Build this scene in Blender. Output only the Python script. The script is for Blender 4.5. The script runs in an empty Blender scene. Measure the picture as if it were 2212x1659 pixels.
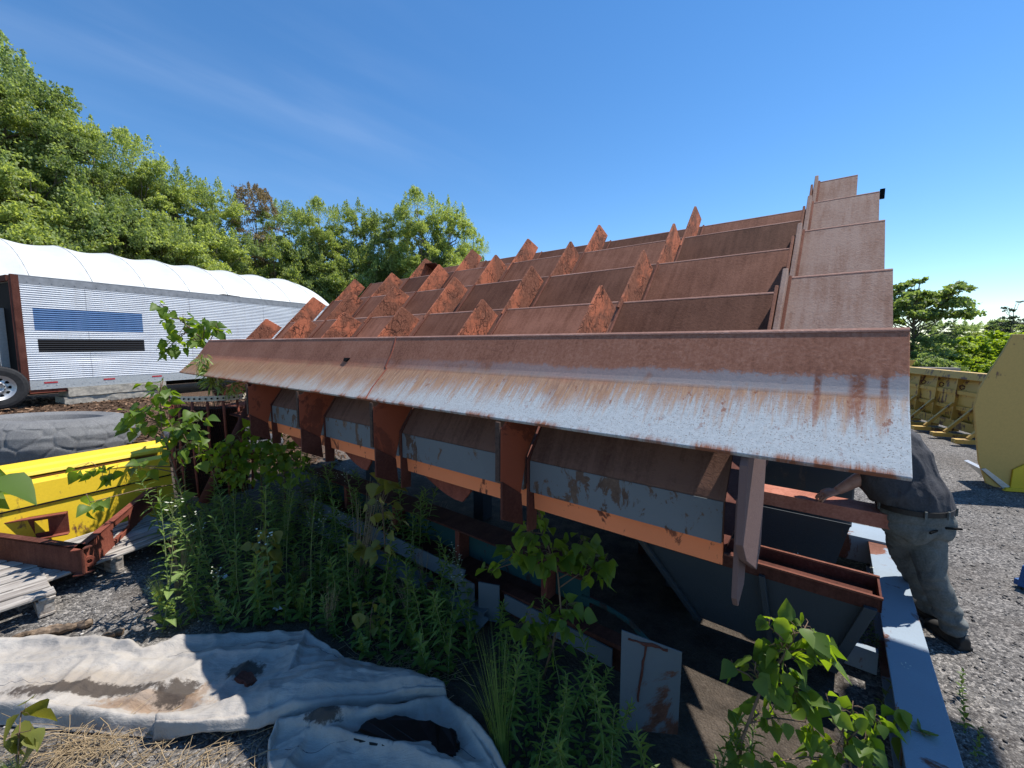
import bpy, bmesh, math, random
import numpy as np
from mathutils import Vector, Matrix, Euler, noise as mnoise

# ------------------------------------------------------------------ scene
sc = bpy.context.scene
COL = sc.collection
R = math.radians
YAW = 0.669                       # heading of the big steel stack
CY, SY = math.cos(YAW), math.sin(YAW)
LV = Vector((-CY, SY, 0)); PV = Vector((SY, CY, 0))
def W(a, b, z=0.0):               # stack frame (along, away, up) -> world
    return Vector((a*LV.x + b*PV.x, a*LV.y + b*PV.y, z))

CAM_H = 2.1
F_, CX_, CY_, PITCH = 896.0, 1106.0, 829.5, 0.0963
def ray(x, y):
    u = (x-CX_)/F_; v = (y-CY_)/F_
    return Vector((u, math.cos(PITCH)-v*math.sin(PITCH), -math.sin(PITCH)-v*math.cos(PITCH)))
def at_z(x, y, z=0.0):
    r = ray(x, y); t = (z-CAM_H)/r.z
    return Vector((r.x*t, r.y*t, z))
def at_d(x, y, Y):
    r = ray(x, y); t = Y/r.y
    return Vector((r.x*t, Y, CAM_H+r.z*t))

cam_d = bpy.data.cameras.new("camera"); cam = bpy.data.objects.new("camera", cam_d); COL.objects.link(cam)
cam.location = (0, 0, CAM_H); cam.rotation_euler = (math.pi/2-PITCH, 0, 0)
cam_d.sensor_fit = 'HORIZONTAL'; cam_d.sensor_width = 36; cam_d.lens = 36*F_/2212
cam_d.clip_start = 0.05; cam_d.clip_end = 2000
sc.camera = cam

SUN_AZ = Vector((0.92, 0.39)).normalized(); SUN_EL = R(60.6)
sv = Vector((SUN_AZ.x*math.cos(SUN_EL), SUN_AZ.y*math.cos(SUN_EL), math.sin(SUN_EL)))
sd = bpy.data.lights.new("sun", 'SUN'); sun = bpy.data.objects.new("sun", sd); COL.objects.link(sun)
sd.energy = 5.0; sd.angle = R(0.53); sd.color = (1.0, 0.955, 0.88)
sun.rotation_euler = sv.to_track_quat('Z', 'Y').to_euler(); sun.location = (20, 20, 40)

world = bpy.data.worlds.new("World"); sc.world = world; world.use_nodes = True
wn = world.node_tree; wn.nodes.clear()
wo = wn.nodes.new('ShaderNodeOutputWorld'); wb = wn.nodes.new('ShaderNodeBackground'); sk = wn.nodes.new('ShaderNodeTexSky')
sk.sky_type = 'NISHITA'; sk.sun_disc = False; sk.sun_elevation = SUN_EL
sk.sun_rotation = math.atan2(SUN_AZ.x, SUN_AZ.y); sk.altitude = 200; sk.air_density = 1.0; sk.dust_density = 0.0; sk.ozone_density = 3.5
wb.inputs['Strength'].default_value = 0.126
# thin streaks of high cloud
tc = wn.nodes.new('ShaderNodeTexCoord')
def wmath(op, a, b=None):
    n = wn.nodes.new('ShaderNodeMath'); n.operation = op
    for k, v in enumerate((a, b)):
        if isinstance(v, bpy.types.NodeSocket): wn.links.new(v, n.inputs[k])
        elif v is not None: n.inputs[k].default_value = v
    return n.outputs[0]
def wdot(v):
    n = wn.nodes.new('ShaderNodeVectorMath'); n.operation = 'DOT_PRODUCT'; wn.links.new(tc.outputs['Generated'], n.inputs[0]); n.inputs[1].default_value = v; return n.outputs['Value']
d1 = ray(380, 160).normalized(); d2 = ray(900, 365).normalized(); e1 = (d2-d1).normalized(); e3 = d1.cross(d2).normalized()
su, sv_ = wdot(e1), wdot(e3)
cb = wn.nodes.new('ShaderNodeCombineXYZ'); wn.links.new(wmath('MULTIPLY', su, 1.6), cb.inputs[0]); wn.links.new(wmath('MULTIPLY', sv_, 11.0), cb.inputs[1])
nz = wn.nodes.new('ShaderNodeTexNoise'); nz.inputs['Scale'].default_value = 1.3; nz.inputs['Detail'].default_value = 6; nz.inputs['Roughness'].default_value = 0.5; nz.inputs['Distortion'].default_value = 0.25
wn.links.new(cb.outputs[0], nz.inputs['Vector'])
def wrange(v, a, b, c, d):
    n = wn.nodes.new('ShaderNodeMapRange'); wn.links.new(v, n.inputs['Value']); n.interpolation_type = 'SMOOTHSTEP'
    for k, x in zip(('From Min', 'From Max', 'To Min', 'To Max'), (a, b, c, d)): n.inputs[k].default_value = x
    return n.outputs['Result']
band = wrange(wmath('ABSOLUTE', sv_), 0.42, 0.0, 0.0, 1.0)
line_ = wmath('MULTIPLY', wrange(wmath('ABSOLUTE', wmath('ADD', sv_, wmath('MULTIPLY', wmath('SUBTRACT', nz.outputs['Fac'], 0.5), 0.06))), 0.035, 0.0, 0.0, 0.10), wrange(wmath('ABSOLUTE', su), 0.5, 0.1, 0.0, 1.0))
dens = wmath('MULTIPLY', wmath('ADD', wmath('MULTIPLY', wrange(nz.outputs['Fac'], 0.36, 0.85, 0.0, 0.10), band), wmath('MULTIPLY', line_, nz.outputs['Fac'])), wrange(wdot((1, 0, 0)), 0.2, -0.45, 0.0, 1.0))
mx = wn.nodes.new('ShaderNodeMix'); mx.data_type = 'RGBA'; mx.inputs[7].default_value = (4.6, 5.3, 6.6, 1)
hs = wn.nodes.new('ShaderNodeHueSaturation'); hs.inputs['Saturation'].default_value = 1.22; wn.links.new(sk.outputs['Color'], hs.inputs['Color'])
wn.links.new(dens, mx.inputs[0]); wn.links.new(hs.outputs['Color'], mx.inputs[6]); wn.links.new(mx.outputs[2], wb.inputs['Color'])
wn.links.new(wb.outputs['Background'], wo.inputs['Surface'])

sc.view_settings.view_transform = 'Standard'; sc.view_settings.look = 'None'; sc.view_settings.gamma = 1; sc.view_settings.exposure = 0.5
sc.render.engine = 'CYCLES'
cy = sc.cycles; cy.max_bounces = 6; cy.diffuse_bounces = 3; cy.glossy_bounces = 2; cy.transmission_bounces = 3; cy.transparent_max_bounces = 6
cy.caustics_reflective = False; cy.caustics_refractive = False
try: cy.use_denoising = True
except Exception: pass

# ------------------------------------------------------------------ node helpers
class NT:
    def __init__(s, name):
        s.m = bpy.data.materials.new(name); s.m.use_nodes = True; s.t = s.m.node_tree
        s.b = s.t.nodes['Principled BSDF']; s.out = s.t.nodes['Material Output']
        s.tc = s.t.nodes.new('ShaderNodeTexCoord'); s.oi = None
    def N(s, typ): return s.t.nodes.new(typ)
    def L(s, a, b): s.t.links.new(a, b)
    def put(s, sock, v):
        if isinstance(v, bpy.types.NodeSocket): s.L(v, sock)
        elif v is not None: sock.default_value = v
    @property
    def co(s): return s.tc.outputs['Object']
    def rnd(s):
        if not s.oi: s.oi = s.N('ShaderNodeObjectInfo')
        return s.oi.outputs['Random']
    def coo(s):                                          # object coordinates shifted per object
        a = s.N('ShaderNodeVectorMath'); a.operation = 'ADD'; k = s.mul(s.rnd(), 37.0)
        s.L(s.co, a.inputs[0]); s.L(k, a.inputs[1]); return a.outputs[0]
    def map(s, v, scale=(1, 1, 1), rot=(0, 0, 0), loc=(0, 0, 0)):
        m = s.N('ShaderNodeMapping'); s.L(v, m.inputs['Vector']); m.inputs['Scale'].default_value = scale
        m.inputs['Rotation'].default_value = rot; m.inputs['Location'].default_value = loc; return m.outputs[0]
    def noise(s, v, scale, detail=4, rough=0.55, dist=0.0):
        n = s.N('ShaderNodeTexNoise'); s.L(v, n.inputs['Vector']); n.inputs['Scale'].default_value = scale
        n.inputs['Detail'].default_value = detail; n.inputs['Roughness'].default_value = rough; n.inputs['Distortion'].default_value = dist
        return n.outputs['Fac']
    def voro(s, v, scale, feature='F1', out='Distance', rand=1.0):
        n = s.N('ShaderNodeTexVoronoi'); n.feature = feature; s.L(v, n.inputs['Vector']); n.inputs['Scale'].default_value = scale
        n.inputs['Randomness'].default_value = rand; return n.outputs[out]
    def wave(s, v, scale, dist=0.0, detail=2, dirn='X', prof='SIN'):
        n = s.N('ShaderNodeTexWave'); n.bands_direction = dirn; n.wave_profile = prof; s.L(v, n.inputs['Vector']); n.inputs['Scale'].default_value = scale
        n.inputs['Distortion'].default_value = dist; n.inputs['Detail'].default_value = detail; return n.outputs['Fac']
    def ramp(s, f, stops):
        n = s.N('ShaderNodeValToRGB'); s.L(f, n.inputs[0]); e = n.color_ramp.elements
        while len(e) < len(stops): e.new(0.5)
        for i, (p, c) in enumerate(stops):
            e[i].position = p; e[i].color = (c if isinstance(c, tuple) else (c, c, c))+(1,)
        return n.outputs['Color']
    def mix(s, f, a, b):
        n = s.N('ShaderNodeMix'); n.data_type = 'RGBA'; s.put(n.inputs[0], f)
        for k, v in ((6, a), (7, b)): s.put(n.inputs[k], v+(1,) if isinstance(v, tuple) else v)
        return n.outputs[2]
    def math(s, op, a, b=None, c=None):
        n = s.N('ShaderNodeMath'); n.operation = op; s.put(n.inputs[0], a)
        if b is not None: s.put(n.inputs[1], b)
        if c is not None: s.put(n.inputs[2], c)
        return n.outputs[0]
    def mul(s, a, b): return s.math('MULTIPLY', a, b)
    def add(s, a, b): return s.math('ADD', a, b)
    def rng(s, v, a, b, c=0.0, d=1.0, smooth=False):
        n = s.N('ShaderNodeMapRange'); s.put(n.inputs['Value'], v); n.inputs['From Min'].default_value = a; n.inputs['From Max'].default_value = b
        n.inputs['To Min'].default_value = c; n.inputs['To Max'].default_value = d
        if smooth: n.interpolation_type = 'SMOOTHSTEP'
        return n.outputs[0]
    def sep(s, v):
        n = s.N('ShaderNodeSeparateXYZ'); s.L(v, n.inputs[0]); return n.outputs
    def fin(s, col=None, rough=None, metal=None, bump=None, dist=0.01, strength=0.6, spec=None):
        b = s.b
        if col is not None: s.put(b.inputs['Base Color'], col+(1,) if isinstance(col, tuple) else col)
        if rough is not None: s.put(b.inputs['Roughness'], rough)
        if metal is not None: s.put(b.inputs['Metallic'], metal)
        if spec is not None: b.inputs['Specular IOR Level'].default_value = spec
        if bump is not None:
            n = s.N('ShaderNodeBump'); n.inputs['Strength'].default_value = strength; n.inputs['Distance'].default_value = dist
            s.L(bump, n.inputs['Height']); s.L(n.outputs[0], b.inputs['Normal'])
        return s.m

M = {}
def rust_mat(name, dark, mid, light, streak=0.5, rough=0.85, paint=None, pamt=0.5, pscale=7.0, fine=60, pdist=0.5, vary=None):
    n = NT(name); c = n.coo()
    big = n.noise(c, 3.0, 5, 0.6); fn = n.noise(c, fine, 4, 0.7); st = n.noise(n.map(c, (26, 2.2, 2.2)), 1.0, 5, 0.65)
    f = n.add(n.mul(big, 0.45), n.add(n.mul(fn, 0.3), n.mul(st, 0.25*streak*2)))
    col = n.ramp(f, [(0.36, dark), (0.5, mid), (0.66, light)])
    if paint:
        pk = n.noise(n.map(c, (1.0, 0.55, 0.55)), pscale, 8, 0.68, pdist)
        msk = n.rng(pk, 0.5+0.12*(1-2*pamt)-0.015, 0.5+0.12*(1-2*pamt)+0.02)
        pv = n.mix(n.mul(big, 0.7), paint, tuple(x*0.72 for x in paint))
        col = n.mix(msk, col, pv)
    if vary:                                                # each plate gets its own random tone
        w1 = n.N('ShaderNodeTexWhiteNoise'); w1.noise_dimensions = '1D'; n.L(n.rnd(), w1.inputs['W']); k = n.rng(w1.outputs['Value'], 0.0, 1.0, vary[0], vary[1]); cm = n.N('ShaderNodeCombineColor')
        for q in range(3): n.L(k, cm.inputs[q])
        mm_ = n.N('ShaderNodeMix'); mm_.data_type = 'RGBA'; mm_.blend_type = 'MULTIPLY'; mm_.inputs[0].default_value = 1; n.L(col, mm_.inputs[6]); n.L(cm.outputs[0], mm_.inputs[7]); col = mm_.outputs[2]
    pits = n.noise(c, 140, 3, 0.6)
    return n.fin(col, rough, None, n.add(n.mul(fn, 0.7), n.mul(pits, 0.5)), 0.004, 0.7, spec=0.12)

BR = ((0.095, 0.037, 0.023), (0.195, 0.08, 0.05), (0.29, 0.13, 0.085))
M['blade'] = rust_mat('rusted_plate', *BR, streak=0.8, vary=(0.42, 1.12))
M['endpanel'] = rust_mat('worn_plate', (0.16, 0.08, 0.056), (0.25, 0.145, 0.108), (0.33, 0.225, 0.182), streak=0.9)
def fin_mat():
    n = NT('scratched_orange_fin'); c = n.coo(); w = n.N('ShaderNodeTexNoise'); n.L(c, w.inputs['Vector']); w.inputs['Scale'].default_value = 6; w.inputs['Detail'].default_value = 4
    wp = n.N('ShaderNodeVectorMath'); wp.operation = 'MULTIPLY_ADD'; n.L(w.outputs['Color'], wp.inputs[0]); wp.inputs[1].default_value = (0.16, 0.16, 0.16); n.L(c, wp.inputs[2])
    big = n.noise(c, 3.2, 5, 0.62); fn = n.noise(c, 55, 4, 0.7)
    sc1 = n.rng(n.voro(n.map(wp.outputs[0], (1, 1.6, 0.8)), 11, 'DISTANCE_TO_EDGE'), 0.05, 0.015); sc2 = n.rng(n.voro(n.map(wp.outputs[0], (1, 0.8, 1.7), rot=(0.6, 0, 0)), 19, 'DISTANCE_TO_EDGE'), 0.05, 0.01)
    scr = n.mul(n.math('MAXIMUM', sc1, n.mul(sc2, 0.8)), n.rng(n.noise(c, 7, 3, 0.6), 0.40, 0.56))
    rust = n.ramp(fn, [(0.3, (0.19, 0.07, 0.042)), (0.55, (0.31, 0.125, 0.075)), (0.75, (0.42, 0.19, 0.12))])
    orange = n.mix(n.rng(fn, 0.35, 0.7), (0.62, 0.205, 0.108), (0.52, 0.165, 0.085))
    col = n.mix(n.rng(n.add(big, n.mul(fn, 0.12)), 0.53, 0.62), rust, orange); col = n.mix(scr, col, (0.085, 0.035, 0.024))
    return n.fin(col, 0.85, None, n.add(n.mul(fn, 0.6), n.mul(scr, -0.5)), 0.004, 0.7, spec=0.12)
M['fin'] = fin_mat()
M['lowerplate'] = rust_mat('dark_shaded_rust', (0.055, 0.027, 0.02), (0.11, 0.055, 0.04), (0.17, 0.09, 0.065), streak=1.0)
M['finunder'] = rust_mat('orange_underside', (0.16, 0.045, 0.025), (0.22, 0.06, 0.035), (0.28, 0.08, 0.045), paint=(0.40, 0.10, 0.05), pamt=0.75, pscale=6)
M['edge'] = rust_mat('rusty_edge', (0.05, 0.035, 0.03), (0.11, 0.07, 0.055), (0.2, 0.14, 0.12), streak=0.2)
M['litwornedge'] = rust_mat('lit_worn_rusty_edge', (0.22, 0.12, 0.095), (0.36, 0.22, 0.18), (0.5, 0.36, 0.31), streak=0.0)  # worn plate edges, lightened so the sunlit line is in the colour
M['bead'] = rust_mat('weld_bead', (0.16, 0.06, 0.04), (0.28, 0.12, 0.085), (0.40, 0.2, 0.15), streak=0.0)
M['darkrust'] = rust_mat('dark_rust', (0.04, 0.017, 0.013), (0.085, 0.03, 0.022), (0.14, 0.055, 0.04), streak=0.6)
M['redrust'] = rust_mat('red_rust', (0.10, 0.03, 0.022), (0.20, 0.06, 0.04), (0.30, 0.1, 0.065), streak=0.5)
M['primer'] = rust_mat('orange_primer', (0.10, 0.035, 0.022), (0.2, 0.07, 0.04), (0.3, 0.11, 0.07), paint=(0.88, 0.27, 0.115), pamt=0.90, pscale=9)
M['greypaint'] = rust_mat('grey_paint', (0.07, 0.045, 0.035), (0.12, 0.08, 0.06), (0.2, 0.14, 0.1), paint=(0.16, 0.178, 0.19), pamt=0.76, pscale=9)
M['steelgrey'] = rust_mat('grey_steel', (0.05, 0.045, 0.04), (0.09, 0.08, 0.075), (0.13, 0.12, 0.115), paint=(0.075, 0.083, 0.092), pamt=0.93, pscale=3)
M['bluegrey'] = rust_mat('blue_grey_paint', (0.10, 0.045, 0.03), (0.18, 0.08, 0.055), (0.28, 0.15, 0.11), paint=(0.30, 0.36, 0.42), pamt=0.70, pscale=2.6)
M['pinkplate'] = rust_mat('worn_pinkish_plate', (0.06, 0.033, 0.028), (0.115, 0.066, 0.058), (0.17, 0.11, 0.10), streak=1.4)
M['darkblue'] = rust_mat('dull_blue_grey_paint', (0.07, 0.035, 0.025), (0.13, 0.06, 0.042), (0.2, 0.1, 0.075), paint=(0.14, 0.165, 0.185), pamt=0.92, pscale=2.6)
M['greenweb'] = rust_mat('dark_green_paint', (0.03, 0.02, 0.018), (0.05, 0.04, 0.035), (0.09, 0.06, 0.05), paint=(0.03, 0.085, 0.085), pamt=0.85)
M['channel'] = rust_mat('red_oxide', (0.30, 0.11, 0.075), (0.46, 0.19, 0.135), (0.54, 0.25, 0.185), streak=0.2)

def front_plate_mat():
    n = NT('streaked_front_plate'); c = n.co; X, Y, Z = n.sep(c)
    big = n.noise(c, 2.2, 5, 0.6); fn = n.noise(c, 70, 4, 0.7); st = n.noise(n.map(c, (75, 7.0, 7.0)), 1.0, 6, 0.75)
    st2 = n.noise(n.map(c, (9, 0.9, 0.9)), 1.0, 5, 0.65)
    blot = n.noise(n.map(c, (1, 0.6, 0.6)), 28, 5, 0.7)
    rust = n.ramp(n.add(n.mul(big, 0.3), n.add(n.mul(fn, 0.45), n.mul(st, 0.25))), [(0.36, (0.18, 0.072, 0.044)), (0.5, (0.32, 0.135, 0.084)), (0.64, (0.42, 0.205, 0.138))])
    ochre = n.ramp(st, [(0.36, (0.19, 0.075, 0.032)), (0.55, (0.34, 0.17, 0.08)), (0.72, (0.44, 0.31, 0.20))])
    paint = n.mix(n.rng(fn, 0.42, 0.68), (0.43, 0.465, 0.49), (0.35, 0.385, 0.41))
    specks = n.math('GREATER_THAN', n.noise(n.map(c, (1.0, 1.0, 1.0)), 210, 3, 0.6), 0.61)
    paint = n.mix(n.mul(specks, 0.75), paint, (0.16, 0.13, 0.12)); paint = n.mix(n.mul(n.rng(X, -1.2, -5.2), n.rng(st2, 0.25, 0.6, 1.0, 0.55)), paint, (0.33, 0.235, 0.155))
    # height of the stain front down the plate: low end of the stain varies with the streaks; more stain far along (-X)
    along = n.rng(X, 0.6, -6.6, 0.0, 1.0)
    jag = n.add(n.mul(n.math('SUBTRACT', st, 0.5), 0.16), n.mul(n.math('SUBTRACT', st2, 0.5), 0.20))
    lim1 = n.add(n.math('SUBTRACT', 1.948, n.mul(jag, 0.5)), n.mul(along, -0.05))           # above: solid brown
    m1 = n.rng(n.math('SUBTRACT', Z, lim1), -0.012, 0.03)
    zn = n.add(Z, n.add(n.mul(n.math('SUBTRACT', st2, 0.5), 0.07), n.mul(n.math('SUBTRACT', fn, 0.5), 0.06))); core = n.rng(zn, 1.975, 1.995); m1 = n.math('MAXIMUM', m1, core)
    keep = n.mul(n.rng(X, -2.9, 0.2), n.mul(n.rng(zn, 2.0, 1.985), n.rng(Z, 1.93, 1.945)))   # strip that kept its paint, its shade put into the grey
    keep = n.mul(keep, n.rng(n.add(big, n.mul(st2, 0.3)), 0.52, 0.60))
    jag2 = n.add(n.mul(n.math('SUBTRACT', st, 0.5), 0.34), n.mul(n.math('SUBTRACT', st2, 0.5), 0.26))
    lim2 = n.math('SUBTRACT', n.add(1.915, n.mul(n.math('POWER', along, 0.62), -0.205)), jag2)
    m2 = n.rng(n.math('SUBTRACT', Z, lim2), -0.03, 0.065)
    spots = n.mul(n.rng(blot, 0.62, 0.66), n.rng(Z, 1.76, 1.90, 0.25, 1.0))
    lowrim = n.mul(n.rng(n.add(Z, n.mul(st, -0.05)), 1.735, 1.718), n.rng(n.add(st2, n.mul(big, 0.5)), 0.66, 0.80))
    col = n.mix(n.mul(m2, 0.85), paint, ochre)
    col = n.mix(n.mul(spots, 0.9), col, (0.22, 0.085, 0.05))
    col = n.mix(lowrim, col, (0.24, 0.1, 0.06))
    col = n.mix(m1, col, rust)
    col = n.mix(n.mul(keep, 0.8), col, (0.33, 0.335, 0.35))
    # two wide rust runs near the open end, and one at the corner
    def run(x0, w, z0):
        d = n.math('ABSOLUTE', n.math('SUBTRACT', n.add(X, n.mul(n.math('SUBTRACT', st2, 0.5), 0.03)), x0))
        k = n.mul(n.mul(n.rng(d, w, w*0.45), n.rng(zn, 2.03, 2.0)), n.rng(n.add(Z, n.mul(n.math('SUBTRACT', st, 0.5), 0.2)), z0-0.03, z0+0.05))
        return n.mul(k, n.rng(fn, 0.3, 0.55, 0.35, 1.0))
    for x0, w, z0 in ((0.05, 0.028, 1.865), (-0.055, 0.014, 1.86), (0.115, 0.012, 1.90)):
        col = n.mix(run(x0, w, z0), col, (0.23, 0.095, 0.062))
    hgt = n.add(n.mul(fn, 0.5), n.mul(specks, -0.6))
    return n.fin(col, 0.8, None, hgt, 0.003, 0.6, spec=0.12)
M['front'] = front_plate_mat()

def simple(name, col, rough=0.6, var=0.15, scale=8, metal=0.0, bump=0.0, spec=0.4):
    n = NT(name); f = n.noise(n.coo(), scale, 5, 0.6)
    c = n.ramp(f, [(0.3, tuple(x*(1-var) for x in col)), (0.7, tuple(min(1, x*(1+var)) for x in col))])
    return n.fin(c, rough, metal, f if bump else None, 0.01, bump, spec)
M['black'] = simple('black', (0.008, 0.008, 0.008), 0.8, spec=0.1)
M['rubber'] = simple('rubber', (0.028, 0.028, 0.03), 0.8, 0.3, 20, bump=0.3, spec=0.2)
M['concrete'] = simple('concrete', (0.36, 0.33, 0.28), 0.9, 0.25, 14, bump=0.8, spec=0.2)
M['alu'] = simple('dull_alloy', (0.55, 0.55, 0.55), 0.42, 0.12, 30, metal=0.6)
M['bluepaint'] = simple('deep_blue_paint', (0.02, 0.09, 0.27), 0.45, 0.2)
M['paper'] = simple('white_paper', (0.7, 0.72, 0.75), 0.8)

def yellow_mat(name, col, rust):
    n = NT(name); c = n.coo(); a = n.noise(c, 3.5, 7, 0.65); st = n.noise(n.map(c, (14, 14, 1.2)), 1, 5, 0.6); f = n.noise(c, 50, 3, 0.6)
    base = n.mix(n.mul(n.rng(f, 0.3, 0.7), 0.5), col, tuple(x*0.8 for x in col))
    msk = n.rng(n.add(n.mul(a, 0.65), n.mul(st, 0.35)), 0.62-0.2*rust, 0.67-0.2*rust)
    colr = n.mix(msk, base, n.ramp(f, [(0.35, (0.06, 0.025, 0.015)), (0.65, (0.2, 0.085, 0.045))]))
    return n.fin(colr, 0.55, None, f, 0.002, 0.3)
M['yellow'] = yellow_mat('bright_yellow_paint', (0.76, 0.52, 0.02), 0.12)
M['yellowold'] = yellow_mat('weathered_yellow_paint', (0.55, 0.34, 0.07), 0.42)
M['yellowshaded'] = yellow_mat('shaded_yellow_paint', (0.62, 0.385, 0.10), 0.05)  # bucket yellow with its shade put into the colour
M['slot'] = simple('orange_brown_inside', (0.20, 0.075, 0.012), 0.8, 0.3)

def wood_mat(name, c0, c1, dark, grain=(3, 40, 40)):
    n = NT(name); c = n.coo(); g = n.noise(n.map(c, grain), 1.0, 6, 0.65, 0.4); b = n.noise(c, 4, 4, 0.6)
    col = n.ramp(g, [(0.3, dark), (0.5, c0), (0.7, c1)])
    col = n.mix(n.mul(n.rng(b, 0.45, 0.75), 0.5), col, dark)
    return n.fin(col, 0.85, None, g, 0.004, 0.6, spec=0.2)
M['wood'] = wood_mat('weathered_board', (0.34, 0.30, 0.26), (0.5, 0.46, 0.41), (0.13, 0.105, 0.09))
M['deckwood'] = wood_mat('weathered_deck_board', (0.34, 0.31, 0.28), (0.5, 0.47, 0.43), (0.12, 0.10, 0.09), (46, 2.2, 46))
M['oldwood'] = wood_mat('rotten_wood', (0.16, 0.115, 0.08), (0.28, 0.21, 0.15), (0.04, 0.03, 0.022))
M['bark'] = wood_mat('bark', (0.15, 0.125, 0.10), (0.26, 0.225, 0.19), (0.06, 0.048, 0.038))

def leaf_mat(name, c0, c1, c2=None, trans=0.42, gloss=0.35, tcol=None, own=0.25):
    n = NT(name); at = n.N('ShaderNodeAttribute'); at.attribute_name = 'var'; at.attribute_type = 'GEOMETRY'
    v = n.add(n.mul(at.outputs['Fac'], 1-own), n.mul(n.rnd(), own))
    st = [(0.0, c0), (0.72, c1)]
    if c2: st += [(0.93, c1), (1.0, c2)]
    col = n.ramp(v, st)
    n.b.inputs['Roughness'].default_value = 0.5; n.b.inputs['Specular IOR Level'].default_value = gloss
    n.L(col, n.b.inputs['Base Color'])
    tr = n.N('ShaderNodeBsdfTranslucent'); hs = n.N('ShaderNodeMix'); hs.data_type = 'RGBA'; hs.blend_type = 'MULTIPLY'; hs.inputs[0].default_value = 1
    n.L(col, hs.inputs[6]); hs.inputs[7].default_value = (tcol or (2.3, 1.95, 0.6))+(1,)
    n.L(hs.outputs[2], tr.inputs['Color'])
    ms = n.N('ShaderNodeMixShader'); ms.inputs[0].default_value = trans
    n.L(n.b.outputs[0], ms.inputs[1]); n.L(tr.outputs[0], ms.inputs[2]); n.L(ms.outputs[0], n.out.inputs['Surface'])
    return n.m
M['poplar'] = leaf_mat('poplar_leaf', (0.065, 0.125, 0.022), (0.135, 0.215, 0.036), (0.30, 0.2, 0.03), 0.5, tcol=(2.7, 2.35, 0.45))
M['poplaryellow'] = leaf_mat('olive_leaf', (0.10, 0.125, 0.03), (0.17, 0.18, 0.045), (0.26, 0.15, 0.04), 0.4)
M['weed'] = leaf_mat('weed_leaf', (0.07, 0.13, 0.03), (0.15, 0.235, 0.055), None, 0.42)
M['weedpale'] = leaf_mat('pale_weed_leaf', (0.12, 0.19, 0.06), (0.2, 0.28, 0.09), None, 0.35)
M['grass'] = leaf_mat('grass_blade', (0.10, 0.17, 0.035), (0.2, 0.26, 0.07), None, 0.35)
M['straw'] = leaf_mat('dry_straw', (0.28, 0.20, 0.11), (0.50, 0.38, 0.23), None, 0.2, tcol=(1.2, 1.0, 0.7))
M['treeleaf'] = leaf_mat('tree_leaf', (0.105, 0.155, 0.065), (0.27, 0.335, 0.15), None, 0.52, own=0.45, tcol=(1.75, 1.75, 0.85))
M['treeleaf2'] = leaf_mat('light_tree_leaf', (0.14, 0.20, 0.07), (0.34, 0.40, 0.155), None, 0.52, own=0.45, tcol=(1.8, 1.75, 0.75))
M['treebrown'] = leaf_mat('reddish_tree_leaf', (0.19, 0.14, 0.09), (0.30, 0.23, 0.14), None, 0.35, tcol=(1.3, 1.2, 0.7))
M['pineleaf'] = leaf_mat('pine_needle', (0.03, 0.055, 0.03), (0.055, 0.085, 0.04), None, 0.15)
M['knot'] = leaf_mat('broad_shrub_leaf', (0.11, 0.19, 0.025), (0.22, 0.33, 0.045), None, 0.5)
M['sumac'] = leaf_mat('feathered_leaf', (0.10, 0.145, 0.055), (0.20, 0.265, 0.10), None, 0.45, tcol=(1.8, 1.8, 0.8))
M['stemgreen'] = simple('green_stem', (0.16, 0.19, 0.07), 0.6, 0.2)
M['stemred'] = simple('brown_twig', (0.15, 0.095, 0.06), 0.7, 0.3)
M['flower'] = simple('white_petal', (0.75, 0.75, 0.6), 0.7, 0.1)

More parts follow.
